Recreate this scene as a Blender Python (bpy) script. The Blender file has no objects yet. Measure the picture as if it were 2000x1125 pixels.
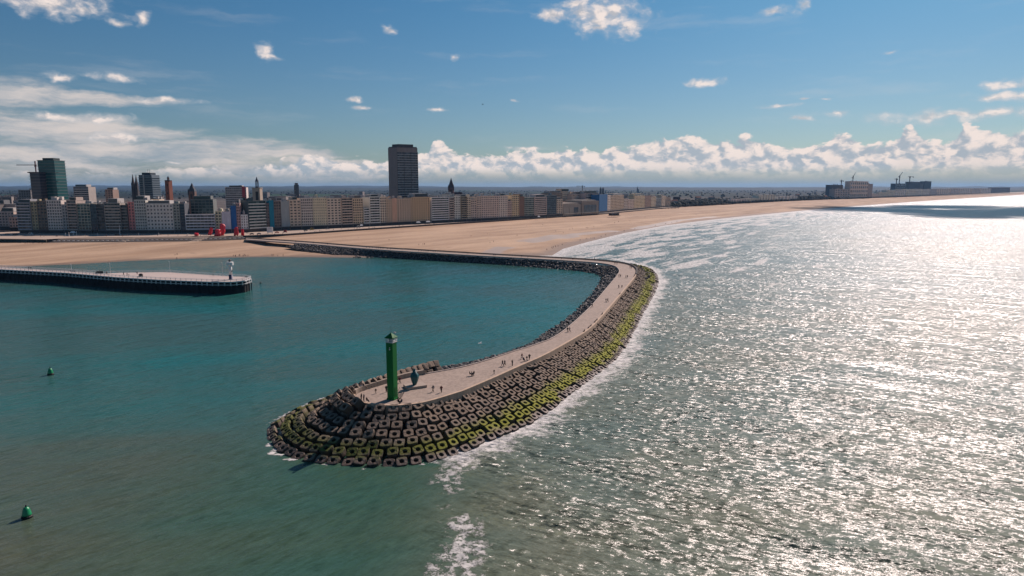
import bpy, bmesh, math, random
import numpy as np
from mathutils import Vector, Matrix

random.seed(7); rng = np.random.default_rng(7)
scene = bpy.context.scene
COL = scene.collection
R = math.radians

# ------------------------------------------------------------------ camera
CAM_H, PITCH, FPX = 55.0, R(8.45), 1333.33
SP, CP = math.sin(PITCH), math.cos(PITCH)
cam = bpy.data.cameras.new('camera')
cam.sensor_width, cam.lens = 36.0, 24.0
cam.clip_start, cam.clip_end = 1.0, 120000.0
cam_ob = bpy.data.objects.new('camera', cam); COL.objects.link(cam_ob)
cam_ob.location = (0, 0, CAM_H); cam_ob.rotation_euler = (R(90) - PITCH, 0, 0)
scene.camera = cam_ob
scene.render.resolution_x, scene.render.resolution_y = 1024, 576
scene.view_settings.view_transform = 'Standard'
scene.view_settings.look = 'None'
scene.view_settings.exposure = 0.13
scene.view_settings.gamma = 1.0
scene.view_settings.use_curve_mapping = False
scene.cycles.max_bounces = 6
scene.cycles.volume_bounces = 0
scene.cycles.use_denoising = True
scene.cycles.sample_clamp_indirect = 4.0

SUN_AZ, SUN_EL = R(34), R(38)
SUN_DIR = Vector((math.sin(SUN_AZ) * math.cos(SUN_EL), math.cos(SUN_AZ) * math.cos(SUN_EL), math.sin(SUN_EL)))

def ray(px, py):
    a, b = (px - 1000) / FPX, (562.5 - py) / FPX
    return Vector((a, CP + b * SP, -SP + b * CP))
def at(px, py, z=0.0):
    "point of the photograph on the level z"
    d = ray(px, py); t = (z - CAM_H) / d.z
    return Vector((d.x * t, d.y * t, z))
def zat(Y, py):
    "height of something that stands at distance Y and reaches row py"
    b = (562.5 - py) / FPX
    return CAM_H + Y * (b * CP - SP) / (CP + b * SP)
def xat(px, Y, z):
    return (px - 1000) / FPX * (Y * CP - (z - CAM_H) * SP)
def azel(px, py):
    d = ray(px, py).normalized()
    return math.atan2(d.x, d.y), math.asin(d.z)

# ------------------------------------------------------------------ node helper
class NT:
    def __init__(s, tree):
        s.t = tree; s.N = tree.nodes; s.L = tree.links; s.N.clear()
    def n(s, typ, ins=None, **props):
        nd = s.N.new(typ)
        for k, v in props.items(): setattr(nd, k, v)
        for k, v in (ins or {}).items(): s.put(nd.inputs[k], v)
        return nd
    def put(s, sock, v):
        if isinstance(v, bpy.types.NodeSocket): s.L.new(v, sock)
        elif isinstance(v, bpy.types.Node): s.L.new(v.outputs[0], sock)
        else: sock.default_value = v
    def m(s, op, a, b=0.0, c=0.0, clamp=False):
        return s.n('ShaderNodeMath', {0: a, 1: b, 2: c}, operation=op, use_clamp=clamp).outputs[0]
    def v(s, op, a, b=(0, 0, 0), c=(0, 0, 0)):
        nd = s.n('ShaderNodeVectorMath', {0: a, 1: b, 2: c}, operation=op)
        return nd.outputs['Value'] if op in ('DOT_PRODUCT', 'LENGTH', 'DISTANCE') else nd.outputs[0]
    def mix(s, f, a, b, blend='MIX'):
        nd = s.n('ShaderNodeMix', data_type='RGBA', blend_type=blend)
        s.put(nd.inputs[0], f)
        for i, c in ((6, a), (7, b)):
            s.put(nd.inputs[i], c if isinstance(c, (bpy.types.NodeSocket, bpy.types.Node)) else (*c[:3], 1))
        return nd.outputs[2]
    def ss(s, x, lo, hi, a=0.0, b=1.0):
        return s.n('ShaderNodeMapRange', {0: x, 1: lo, 2: hi, 3: a, 4: b}, interpolation_type='SMOOTHSTEP').outputs[0]
    def noise(s, vec, scale=1.0, detail=4.0, rough=0.55, dist=0.0, dims='3D', out=0):
        return s.n('ShaderNodeTexNoise', {'Vector': vec, 'Scale': scale, 'Detail': detail, 'Roughness': rough, 'Distortion': dist}, noise_dimensions=dims).outputs[out]
    def attr(s, name):
        return s.n('ShaderNodeAttribute', attribute_name=name).outputs['Fac']

# ------------------------------------------------------------------ sky
SKY_STRENGTH = 0.063
world = bpy.data.worlds.new('World'); scene.world = world; world.use_nodes = True
w = NT(world.node_tree)
sky = w.n('ShaderNodeTexSky', sky_type='NISHITA', sun_disc=False, sun_elevation=SUN_EL, sun_rotation=SUN_AZ,
          altitude=0.0, air_density=1.0, dust_density=0.6, ozone_density=2.5)
dirv = w.n('ShaderNodeTexCoord').outputs['Generated']
sx = w.n('ShaderNodeSeparateXYZ', {0: dirv})
az = w.m('ARCTAN2', sx.outputs[0], sx.outputs[1]); el = w.m('ARCSINE', sx.outputs[2])
p0 = w.n('ShaderNodeCombineXYZ', {0: az, 1: el, 2: 0.0}).outputs[0]
wn = w.noise(w.v('MULTIPLY', p0, (1, 1.7, 1)), 22.0, 4.0, 0.6, out=1)
pw = w.v('MULTIPLY_ADD', w.v('SUBTRACT', wn, (.5, .5, .5)), (.030, .016, 0), p0)

def blob_field(blobs):
    q = None
    for cx, cy, rx, ry in blobs:
        a, e = azel(cx, cy); ia, ie = FPX / rx, FPX / ry
        u = w.v('MULTIPLY_ADD', pw, (ia, ie, 0), (-a * ia, -e * ie, 0))
        d = w.v('DOT_PRODUCT', u, u)
        q = d if q is None else w.m('MINIMUM', q, d)
    return w.m('SQRT', q)

def lumps(vec):
    a = w.noise(w.v('MULTIPLY', vec, (1, 1.5, 1)), 44.0, 8.0, 0.62)
    v = w.n('ShaderNodeTexVoronoi', {'Vector': w.v('MULTIPLY', vec, (1, 1.35, 1)), 'Scale': 42.0, 'Detail': 2.0, 'Roughness': .5}, feature='SMOOTH_F1')
    return w.m('ADD', w.m('MULTIPLY', a, 1.25), w.m('MULTIPLY', w.m('SUBTRACT', .45, v.outputs['Distance']), .62))

L0 = lumps(pw)
L1 = lumps(w.v('ADD', pw, (.005, .0075, 0)))
relief = w.m('SUBTRACT', L0, L1)

# the bank of cumulus along the horizon
bank_top = [(-400, 335), (250, 338), (450, 330), (560, 322), (600, 308), (700, 318), (760, 322), (815, 300), (838, 296), (853, 276), (868, 284), (890, 300), (960, 306), (1000, 299),
            (1060, 296), (1150, 298), (1200, 292), (1260, 280), (1300, 275), (1340, 271), (1400, 278), (1450, 273), (1500, 283), (1560, 288),
            (1610, 286), (1640, 264), (1665, 270), (1690, 284), (1750, 276), (1775, 250), (1795, 270), (1850, 276), (1890, 252), (1930, 250), (1960, 262), (2000, 262), (2300, 270)]
fc = w.n('ShaderNodeFloatCurve', {1: w.m('MULTIPLY_ADD', az, 1 / 1.6, .5)})
cv = fc.mapping.curves[0]
pts = [(azel(x, y)[0] / 1.6 + .5, azel(x, y - 7)[1] / .16) for x, y in bank_top]
pts = [(0.0, pts[0][1])] + [p for p in pts if 0 < p[0] < 1] + [(1.0, pts[-1][1])]
cv.points[0].location = pts[0]; cv.points[1].location = pts[-1]
for p_ in pts[1:-1]: cv.points.new(*p_)
for p_ in cv.points: p_.handle_type = 'AUTO_CLAMPED'
fc.mapping.update()
top = w.m('MULTIPLY', fc.outputs[0], .16)
dbank = w.m('ADD', w.m('MULTIPLY', w.m('SUBTRACT', top, el), 1 / .011), w.m('MULTIPLY', w.m('SUBTRACT', L0, .50), 2.3))
bank = w.ss(dbank, 0.0, .5)

heaps = blob_field([(1190, 26, 74, 44), (1228, 48, 36, 24), (1140, 26, 54, 20), (1085, 30, 46, 12), (1120, 8, 28, 12), (1170, 55, 26, 10),
    (105, 5, 90, 24), (165, 18, 34, 9), (230, 43, 18, 6), (275, 36, 16, 13), (518, 96, 20, 18), (532, 111, 26, 7),
    (760, 57, 16, 9), (890, 112, 9, 6), (690, 194, 17, 5), (704, 208, 18, 4), (853, 214, 24, 5), (1003, 197, 9, 4),
    (1375, 160, 38, 9), (1525, 20, 46, 10), (1568, 8, 20, 12), (1520, 208, 40, 6), (1572, 231, 19, 5), (1640, 221, 30, 7),
    (1570, 193, 10, 2.5), (1610, 196, 12, 3), (1980, 163, 46, 13), (1976, 187, 58, 10), (1890, 224, 140, 12), (1740, 102, 15, 5),
    (1030, 290, 55, 6), (340, 317, 16, 5), (325, 196, 56, 6), (215, 148, 40, 9), (120, 153, 26, 8), (180, 231, 60, 9), (95, 226, 30, 8), (235, 271, 60, 9)])
dh = w.m('ADD', w.m('SUBTRACT', 1.28, heaps), w.m('MULTIPLY', w.m('SUBTRACT', L0, .58), 1.5))
heap = w.ss(dh, -.1, 1.25)

strat = blob_field([(20, 182, 100, 26), (170, 192, 150, 13), (80, 255, 200, 34), (120, 300, 260, 46), (330, 300, 230, 34), (540, 299, 180, 11),
    (-200, 250, 200, 90), (250, 262, 150, 18), (420, 285, 200, 20), (640, 318, 110, 10), (560, 335, 260, 20)])
stn = w.noise(w.v('MULTIPLY', pw, (8, 46, 1)), 1.0, 7.0, .6)
ds = w.m('ADD', w.m('SUBTRACT', 1.0, strat), w.m('MULTIPLY', w.m('SUBTRACT', stn, .5), 1.7))
stratm = w.m('MULTIPLY', w.ss(ds, -.1, .75), .92)
cirr = w.noise(w.v('MULTIPLY', pw, (3.2, 26, 1)), 1.0, 6.0, .6)
cirrm = w.m('MULTIPLY', w.ss(cirr, .52, .78), .22)

k = 1 / SKY_STRENGTH
def C(r, g, b): return (r * k, g * k, b * k, 1)
lit = w.ss(relief, -.22, .20)
cloud_col = w.mix(lit, C(.37, .42, .475), C(.82, .71, .655))
deep = w.ss(dbank, 1.5, 6.0)
bank_col = w.mix(w.m('MULTIPLY', deep, .4), cloud_col, C(.52, .50, .50))
heap_col = w.mix(w.ss(dh, .15, .95), C(.50, .52, .56), w.mix(lit, C(.50, .48, .49), C(.86, .74, .68)))
strat_col = w.mix(w.ss(stn, .35, .66), C(.29, .345, .40), C(.64, .575, .545))
tint = w.mix(1.0, sky.outputs[0], w.mix(w.ss(el, .0, .32), (.57, .70, .82), (.33, .70, .88)), 'MULTIPLY')
c = w.mix(cirrm, tint, C(.62, .60, .60))
c = w.mix(stratm, c, strat_col)
low = w.ss(el, .006, .030, 0.0, 1.0)
c = w.mix(w.m('MULTIPLY', bank, w.m('MULTIPLY_ADD', low, .8, .2)), c, bank_col)
c = w.mix(w.m('MULTIPLY', heap, .95), c, heap_col)
hz = w.ss(el, 0.0, .028, .75, 0.0)
c = w.mix(hz, c, C(.225, .285, .325))
bg = w.n('ShaderNodeBackground', {0: c, 1: SKY_STRENGTH})
w.n('ShaderNodeOutputWorld', {0: bg.outputs[0]})
world.cycles.sampling_method = 'MANUAL'; world.cycles.sample_map_resolution = 512

# ------------------------------------------------------------------ sun
sun = bpy.data.lights.new('sun', 'SUN'); sun.energy = 5.0; sun.angle = R(.55); sun.color = (1.0, .825, .765)
sun_ob = bpy.data.objects.new('sun', sun); COL.objects.link(sun_ob)
sun_ob.rotation_euler = SUN_DIR.to_track_quat('Z', 'Y').to_euler()

# ------------------------------------------------------------------ materials
def new_mat(name):
    m = bpy.data.materials.new(name); m.use_nodes = True
    return m, NT(m.node_tree)
def finish(n, base, rough=.8, normal=None, spec=.3, **kw):
    b = n.n('ShaderNodeBsdfPrincipled', {'Base Color': base if not isinstance(base, tuple) else (*base[:3], 1), 'Roughness': rough, 'Specular IOR Level': spec, **kw})
    if normal is not None: n.put(b.inputs['Normal'], normal)
    n.n('ShaderNodeOutputMaterial', {0: b.outputs[0]})
MATS = {}
def mat(name, col, rough=.8, var=.22, scale=.35, dirt=0.0, rnd=0.0, spec=.3, metal=0.0):
    if name in MATS: return MATS[name]
    m, n = new_mat(name)
    pos = n.n('ShaderNodeNewGeometry').outputs['Position']
    a = n.noise(pos, scale, 5.0, .6)
    f = n.m('MULTIPLY_ADD', n.m('SUBTRACT', a, .5), 2 * var, 1.0)
    if rnd:
        r = n.n('ShaderNodeObjectInfo').outputs['Random']
        f = n.m('MULTIPLY', f, n.m('MULTIPLY_ADD', r, 2 * rnd, 1 - rnd))
    if dirt:
        s = n.noise(n.v('MULTIPLY', pos, (1.3, 1.3, .09)), 1.0, 4.0, .6)
        f = n.m('MULTIPLY', f, n.ss(s, .3, .7, 1 - dirt, 1.0))
    c = n.v('SCALE', (col[0], col[1], col[2])); c.node.inputs['Scale'].default_value = 1
    n.put(c.node.inputs['Scale'], f)
    finish(n, c, rough, spec=spec, Metallic=metal)
    MATS[name] = m
    return m

def glass_mat(name, col, light):
    if name in MATS: return MATS[name]
    m, n = new_mat(name)
    r = n.n('ShaderNodeObjectInfo').outputs['Random']
    f = n.ss(r, .6, 1.0)
    finish(n, n.mix(f, col, light), .12, spec=.5)
    MATS[name] = m
    return m

# ------------------------------------------------------------------ mesh builder
class MB:
    def __init__(s): s.v, s.f, s.mi, s.k = [], [], [], 0
    def add(s, vs, fs):
        o = len(s.v); s.v.extend([tuple(p) for p in vs])
        for f in fs: s.f.append([i + o for i in f]); s.mi.append(s.k)
        return s
    def box(s, x0, x1, y0, y1, z0, z1):
        return s.add([(x0, y0, z0), (x1, y0, z0), (x1, y1, z0), (x0, y1, z0), (x0, y0, z1), (x1, y0, z1), (x1, y1, z1), (x0, y1, z1)],
                     [(3, 2, 1, 0), (4, 5, 6, 7), (0, 1, 5, 4), (1, 2, 6, 5), (2, 3, 7, 6), (3, 0, 4, 7)])
    def prism(s, poly, z0, z1, top=None):
        "poly counter-clockwise in plan"
        n = len(poly); top = top or poly
        vs = [(p[0], p[1], z0) for p in poly] + [(p[0], p[1], z1) for p in top]
        return s.add(vs, [tuple(range(n - 1, -1, -1)), tuple(range(n, 2 * n))] + [(i, (i + 1) % n, n + (i + 1) % n, n + i) for i in range(n)])
    def lathe(s, prof, n=12, c=(0, 0, 0), ph=0.0):
        vs = []
        for r, z in prof:
            for i in range(n):
                a = ph + 2 * math.pi * i / n; vs.append((c[0] + r * math.cos(a), c[1] + r * math.sin(a), c[2] + z))
        fs = []
        for j in range(len(prof) - 1):
            for i in range(n): fs.append((j * n + i, j * n + (i + 1) % n, (j + 1) * n + (i + 1) % n, (j + 1) * n + i))
        fs.append(tuple(range(n - 1, -1, -1))); fs.append(tuple(range((len(prof) - 1) * n, len(prof) * n)))
        return s.add(vs, fs)
    def tube(s, p, q, r, n=6, r2=None):
        p, q = Vector(p), Vector(q); d = (q - p).normalized(); r2 = r if r2 is None else r2
        a = d.orthogonal().normalized(); b = d.cross(a); vs = []
        for c, rr in ((p, r), (q, r2)):
            for i in range(n):
                t = 2 * math.pi * i / n; vs.append(c + (a * math.cos(t) + b * math.sin(t)) * rr)
        return s.add(vs, [tuple(range(n - 1, -1, -1)), tuple(range(n, 2 * n))] + [(i, (i + 1) % n, n + (i + 1) % n, n + i) for i in range(n)])
    def mesh(s, name, mats, smooth=False):
        me = bpy.data.meshes.new(name); me.from_pydata(s.v, [], s.f); me.update()
        for m in (mats if isinstance(mats, (list, tuple)) else [mats]): me.materials.append(m)
        if any(s.mi): me.polygons.foreach_set('material_index', s.mi)
        if smooth: me.shade_smooth()
        return me
    def build(s, name, mats, parent=None, smooth=False):
        return put(name, s.mesh(name, mats, smooth), parent)

def put(name, me, parent=None, loc=None, rot=None):
    o = bpy.data.objects.new(name, me); COL.objects.link(o)
    if parent is not None: o.parent = parent
    if loc is not None: o.location = loc
    if rot is not None: o.rotation_euler = rot
    return o
def tag(o, label, cat, group=None):
    o['label'] = label; o['category'] = cat
    if group: o['group'] = group
    return o
def thing(name, label, cat, loc=(0, 0, 0), rz=0.0, group=None):
    o = bpy.data.objects.new(name, None); COL.objects.link(o); o.location = loc; o.rotation_euler = (0, 0, rz)
    o.empty_display_size = .2
    return tag(o, label, cat, group)
def structure(o, kind='structure'):
    o['kind'] = kind; return o
def dup(root, loc, rz, label=None, scale=None):
    r = root.copy(); COL.objects.link(r); r.location = loc; r.rotation_euler = (0, 0, rz)
    if label: r['label'] = label
    if scale: r.scale = (scale,) * 3
    for ch in root.children:
        c = ch.copy(); COL.objects.link(c); c.parent = r
        for g in ch.children:
            d = g.copy(); COL.objects.link(d); d.parent = c
    return r
def grid_mesh(name, P, mats, attrs=None, smooth=True):
    "P: (nu, nv, 3) array"
    nu, nv = P.shape[:2]
    me = bpy.data.meshes.new(name)
    idx = np.arange(nu * nv).reshape(nu, nv)
    q = np.stack([idx[:-1, :-1], idx[1:, :-1], idx[1:, 1:], idx[:-1, 1:]], -1).reshape(-1, 4)
    me.vertices.add(nu * nv); me.vertices.foreach_set('co', P.reshape(-1).astype(np.float32))
    me.loops.add(q.size); me.loops.foreach_set('vertex_index', q.reshape(-1).astype(np.int32))
    me.polygons.add(len(q)); me.polygons.foreach_set('loop_start', np.arange(0, q.size, 4, dtype=np.int32))
    me.polygons.foreach_set('loop_total', np.full(len(q), 4, np.int32))
    me.update(calc_edges=True)
    for k_, v_ in (attrs or {}).items():
        a = me.attributes.new(k_, 'FLOAT', 'POINT'); a.data.foreach_set('value', v_.reshape(-1).astype(np.float32))
    me.materials.append(mats)
    if smooth: me.shade_smooth()
    return me
def resample(pl, step):
    pl = np.array(pl, float); d = np.linalg.norm(np.diff(pl, axis=0), axis=1); s = np.r_[0, np.cumsum(d)]
    n = max(2, int(round(s[-1] / step)) + 1); t = np.linspace(0, s[-1], n)
    return np.stack([np.interp(t, s, pl[:, i]) for i in range(pl.shape[1])], -1)
def smooth_poly(pl, it=2):
    pl = np.array(pl, float)
    for _ in range(it):
        a = pl[:-1] * .75 + pl[1:] * .25; b = pl[:-1] * .25 + pl[1:] * .75
        pl = np.vstack([pl[:1], np.stack([a, b], 1).reshape(-1, pl.shape[1]), pl[-1:]])
    return pl
def dist_to(XY, pl):
    "distance of points to a polyline and the running length at the nearest point"
    pl = np.array(pl, float)[:, :2]; best = np.full(len(XY), 1e9)
    for a, b in zip(pl[:-1], pl[1:]):
        d = b - a; t = np.clip(((XY - a) @ d) / (d @ d + 1e-9), 0, 1)
        best = np.minimum(best, np.hypot(*(XY - (a + t[:, None] * d)).T))
    return best
def inside(XY, poly):
    poly = np.array(poly, float)[:, :2]; c = np.zeros(len(XY), bool); j = len(poly) - 1
    for i in range(len(poly)):
        xi, yi = poly[i]; xj, yj = poly[j]
        m = ((yi > XY[:, 1]) != (yj > XY[:, 1])) & (XY[:, 0] < (xj - xi) * (XY[:, 1] - yi) / (yj - yi + 1e-12) + xi)
        c ^= m; j = i
    return c

# ------------------------------------------------------------------ plan of the place (traced once, in metres)
def L(*pts):  # (px, py, z)
    return [tuple(at(*p)) for p in pts]
# outer edge of the breakwater deck and its toe, from the harbour side of the head round to the beach
W_edge = [(-19.5, 178, 6.8), (-27, 168, 6.9), (-33.5, 159.5, 7), (-36.5, 155, 7), (-36, 150.5, 7), (-32.8, 147, 7), (-27.5, 145.3, 7), (-23.5, 145.8, 7),
          (-19.3, 147.8, 7), (-12, 156.2, 7), (-5.2, 167, 7), (1.4, 178.4, 7), (8.8, 190.7, 6.9), (15.8, 205.5, 6.8), (26, 227.7, 6.6)] \
    + L((1185, 605, 6.2), (1215, 570, 5.8), (1240, 540, 5.4), (1243.5, 526, 5.2), (1226, 516, 5.1), (1180, 510, 5.0))
B_toe = [(-31, 190, 0), (-43, 181, 0), (-52, 169, 0), (-56.5, 157, 0)] \
    + L((510, 845, 0), (540, 890, 0), (620, 908, 0), (720, 914, 0), (800, 912, 0), (885, 894, 0), (962, 862, 0), (1032, 834, 0), (1076, 802, 0), (1116, 768, 0),
        (1212, 700, 0), (1248, 628, 0), (1277, 578, 0), (1289, 548, 0), (1278, 527, 0), (1248, 516, 0), (1200, 506, 0))
assert len(W_edge) == len(B_toe)
far_edge = L((1100, 505, 4.8), (1000, 500, 4.8), (900, 494, 5), (800, 488, 5.2), (700, 481.5, 5.6), (600, 473, 6.3), (480, 465.5, 7.2))
I_edge = [(-22.5, 172.5, 6.9)] + L((899, 719, 6.9), (950, 705, 6.9), (1000, 688, 6.8), (1040, 676, 6.7), (1066, 668, 6.7), (1097, 655, 6.6), (1120, 635, 6.4), (1150, 605, 6.2),
           (1180, 570, 5.9), (1205, 540, 5.5), (1212, 529, 5.2), (1203, 519, 5.1), (1170, 513, 5.0), (1100, 508.5, 4.9), (1000, 503, 4.9), (900, 497.5, 5.1), (800, 491.5, 5.3), (700, 485, 5.7), (600, 476, 6.4), (480, 468, 7.2))
R_toe = L((800, 728, 0), (850, 718.5, 0), (900, 712, 0), (950, 700, 0), (1000, 685, 0), (1040, 668, 0), (1060, 651, 0), (1090, 635, 0), (1120, 610, 0), (1150, 580, 0),
          (1169, 552, 0), (1173, 540, 0), (1152, 533, 0), (1100, 527, 0), (1000, 519, 0), (900, 512, 0), (800, 505, 0), (690, 500, .2))
water_line = L((-900, 553, 0), (-300, 534, 0), (0, 522, 0), (130, 517, 0), (250, 510, 0), (400, 504, 0), (520, 502, 0), (700, 503, 0), (880, 503, 0), (1078, 499, 0), (1100, 486, 0), (1150, 472, 0),
               (1220, 455, 0), (1300, 440, 0), (1400, 428, 0), (1500, 418, 0), (1600, 408.5, 0), (1700, 400.5, 0), (1800, 393, 0), (1900, 386.4, 0), (2000, 380, 0))
SAND_TOP = 6.0
prom_edge = L((-900, 490, 6), (-300, 478, 6), (0, 474.5, 6), (130, 474, 6), (260, 473, 6), (380, 471.5, 6), (470, 468.5, 6), (560, 460.5, 6), (680, 452, 6), (800, 444, 6), (880, 438.5, 6), (960, 433.5, 6),
              (1050, 427.5, 6), (1170, 419.5, 6), (1300, 407, 6), (1400, 399, 6), (1510, 394, 6), (1620, 389.6, 6), (1750, 385.2, 6), (1880, 381, 6), (2000, 376.6, 6))
def beyond(pl, d0, n=1):
    a, b = Vector(pl[-2]), Vector(pl[-1]); return tuple(b + (b - a).normalized() * d0)
water_line.append(beyond(water_line, 15000)); prom_edge.append(beyond(prom_edge, 15000))
facade_px = [(-900, 468), (-120, 456), (40, 455.5), (200, 456), (300, 456), (400, 455), (480, 454), (560, 449), (640, 446), (720, 442), (800, 438), (860, 435), (920, 432), (980, 429), (1060, 424),
             (1110, 421), (1170, 417), (1200, 413.5), (1300, 404.5), (1430, 397), (1520, 392.5), (1620, 388.5), (1700, 386), (1760, 384), (1880, 379.6), (2000, 375)]
def facade_at(px, z=8.0):
    return at(px, float(np.interp(px, [p[0] for p in facade_px], [p[1] for p in facade_px])), z)
facade_line = [tuple(facade_at(p[0])) for p in facade_px]; facade_line.append(beyond(facade_line, 15000))

# ------------------------------------------------------------------ land, promenade, beach
m_land, n = new_mat('land')
pos = n.n('ShaderNodeNewGeometry').outputs['Position']
vor = n.n('ShaderNodeTexVoronoi', {'Vector': n.v('MULTIPLY', pos, (1, .42, 1)), 'Scale': 1 / 420.0}).outputs['Color']
sep = n.n('ShaderNodeSeparateColor', {0: vor})
fld = n.mix(n.ss(sep.outputs[0], .35, .65), (.012, .019, .016), (.026, .030, .022))
fld = n.mix(n.ss(sep.outputs[1], .72, .78), fld, (.024, .055, .022))
fld = n.mix(n.ss(n.noise(pos, 1 / 900.0, 5, .6), .46, .56), fld, (.009, .015, .014))
near = n.ss(n.noise(pos, 1 / 60.0, 6, .7), .35, .65)
dst = n.v('LENGTH', n.v('SUBTRACT', pos, (-300, 600, 0)))
town = n.mix(near, (.05, .045, .04), (.17, .14, .12))
finish(n, n.mix(n.ss(dst, 1500, 3200), town, fld), .95, spec=.1)
P = np.array([[p, tuple(np.array(p) + np.array([-.35, .94, 0]) * 45000)] for p in facade_line]); P[:, :, 2] = 7.9
P[:, 1, 1] = 24000.0; P[:, 1, 0] = np.linspace(-24000, 24000, len(P))
P = np.concatenate([np.array([[[-24000, 640, 7.9], [-24000, 24000, 7.9]]]), P])
structure(put('land', grid_mesh('land', P, m_land, smooth=False)))

m_pave = mat('paving', (.40, .315, .245), .85, .25, .06)
P = np.array([[(a[0], a[1], 7.75), (b[0], b[1], 8.0), (b[0] + (b[0] - a[0]) * .08, b[1] + 6, 8.0)] for a, b in zip(
    [tuple(np.interp(t, np.linspace(0, 1, len(prom_edge)), np.array(prom_edge)[:, i]) for i in range(2)) for t in np.linspace(0, 1, 120)],
    [(0, 0)] * 120)])
# promenade: from the sea wall to the foot of the buildings, matched by their distance along the coast
prom_line = list(prom_edge[:2]) + L((-60, 467.3, 7.7), (0, 466.8, 7.7), (90, 468.4, 7.7), (118, 466.3, 7.7), (180, 464.8, 7.7), (300, 463.7, 7.7), (440, 461.7, 7.7), (474, 460.8, 7.7)) + list(prom_edge[7:])
pe = resample(prom_line, 12.0)
fl = np.array(facade_line)
def near_on(pl, p):
    best = None
    for a, b in zip(pl[:-1], pl[1:]):
        d = (b - a)[:2]; t = min(1, max(0, ((p - a[:2]) @ d) / (d @ d)))
        q = a[:2] + t * d; e = np.hypot(*(p - q))
        if best is None or e < best[0]: best = (e, q)
    return best[1]
P = []
for p in pe:
    q = near_on(fl, p[:2]); P.append([(p[0], p[1], 7.7), (p[0] * .5 + q[0] * .5, p[1] * .5 + q[1] * .5, 7.85), (q[0], q[1], 7.95), (q[0] + (q[0] - p[0]) * .3, q[1] + (q[1] - p[1]) * .3, 7.96)])
structure(put('promenade', grid_mesh('promenade', np.array(P), m_pave, smooth=False)))
m_wall = mat('sea_wall', (.10, .085, .075), .9, .3, .2, dirt=.4)
P = np.array([[(p[0], p[1], 4.6), (p[0], p[1], 7.7), (p[0], p[1] + .01, 8.05), (p[0], p[1] + .6, 8.05), (p[0], p[1] + .6, 7.6)] for p in pe])
structure(put('seawall', grid_mesh('seawall', P, m_wall, smooth=False)))

m_sand, n = new_mat('sand')
geo = n.n('ShaderNodeNewGeometry'); pos = geo.outputs['Position']
tt, wet = n.attr('t'), n.attr('wet')
strk = n.noise(n.n('ShaderNodeMapping', {0: pos, 2: (0, 0, R(52)), 3: (220, 28, 30)}, vector_type='TEXTURE').outputs[0], 1.0, 6.0, .62)
fine = n.noise(pos, .22, 6.0, .7)
sc_ = n.mix(n.ss(strk, .34, .68), (.32, .208, .128), (.50, .348, .226))
sc_ = n.mix(n.m('MULTIPLY', n.ss(fine, .3, .75), .35), sc_, (.30, .20, .135))
dark = n.ss(n.noise(n.n('ShaderNodeMapping', {0: pos, 2: (0, 0, R(48)), 3: (300, 26, 50)}, vector_type='TEXTURE').outputs[0], 1.0, 5.0, .6), .56, .68)
sc_ = n.mix(n.m('MULTIPLY', dark, .6), sc_, (.20, .135, .09))
trk = n.noise(n.n('ShaderNodeMapping', {0: pos, 2: (0, 0, R(50)), 3: (420, 60, 60)}, vector_type='TEXTURE').outputs[0], 1.0, 2.0, .5)
tl = n.ss(n.m('ABSOLUTE', n.m('SUBTRACT', n.m('FRACT', n.m('MULTIPLY', trk, 9.0)), .5)), .0, .035, 1.0, 0.0)
sc_ = n.mix(n.m('MULTIPLY', tl, n.m('MULTIPLY', n.ss(fine, .4, .6), .55)), sc_, (.22, .145, .095))
wetn = n.ss(n.m('ADD', wet, n.m('MULTIPLY', n.m('SUBTRACT', strk, .5), .9)), .35, .62)
damp = n.ss(n.m('ADD', tt, n.m('MULTIPLY', n.m('SUBTRACT', strk, .5), .12)), .02, .10, 1.0, 0.0)
sc_ = n.mix(n.m('MULTIPLY', damp, .85), sc_, (.17, .12, .088))
sc_ = n.mix(wetn, sc_, (.33, .26, .205))
rg = n.m('SUBTRACT', .92, n.m('ADD', n.m('MULTIPLY', wetn, .34), n.m('MULTIPLY', damp, .15)), clamp=True)
hh = n.m('ADD', n.m('MULTIPLY', n.noise(pos, .5, 4, .6), .35), n.m('MULTIPLY', strk, 1.2))
bp = n.n('ShaderNodeBump', {'Strength': n.m('SUBTRACT', .6, n.m('MULTIPLY', wetn, .55)), 'Distance': 1.0, 'Height': hh})
finish(n, sc_, rg, bp.outputs[0], spec=.3)
T = np.array([-.16, -.05, 0, .02, .05, .09, .14, .2, .27, .35, .43, .51, .6, .7, .8, .9, 1.0])
Z = np.interp(T, [-.2, 0, .05, .12, .3, .6, 1], [-3.6, 0, .5, 1.0, 2.0, 3.4, 6.0])
wl, pm = [], []
for i in range(len(water_line) - 1):
    nseg = 40 if i < len(water_line) - 2 else 20
    for s_ in np.linspace(0, 1, nseg, endpoint=False):
        wl.append(np.array(water_line[i]) * (1 - s_) + np.array(water_line[i + 1]) * s_)
        pm.append(np.array(prom_edge[i]) * (1 - s_) + np.array(prom_edge[i + 1]) * s_)
wl, pm = np.array(wl), np.array(pm)
P = wl[:, None] * (1 - T[None, :, None]) + pm[:, None] * T[None, :, None]
ph = np.cumsum(np.r_[0, np.hypot(*np.diff(wl[:, :2], axis=0).T)])
P[:, :, 2] = Z[None] + (.28 * np.sin(ph[:, None] / 23 + T * 9) + .2 * np.sin(ph[:, None] / 9.3 - T * 14)) * np.clip(T * 8, 0, 1)[None] * np.clip((1 - T) * 9, 0, 1)[None]
pools = [L((960, 494, 1), (975, 488, 1), (985, 484, 1)), L((1035, 473, 1), (1062, 468, 1), (1090, 461, 1), (1140, 457, 1), (1200, 451, 1)), L((1090, 466, 1), (1120, 462, 1)), L((1240, 446, 1), (1330, 430, 1), (1400, 423, 1))]
XY = P[:, :, :2].reshape(-1, 2); wet_ = np.zeros(len(XY))
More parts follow.
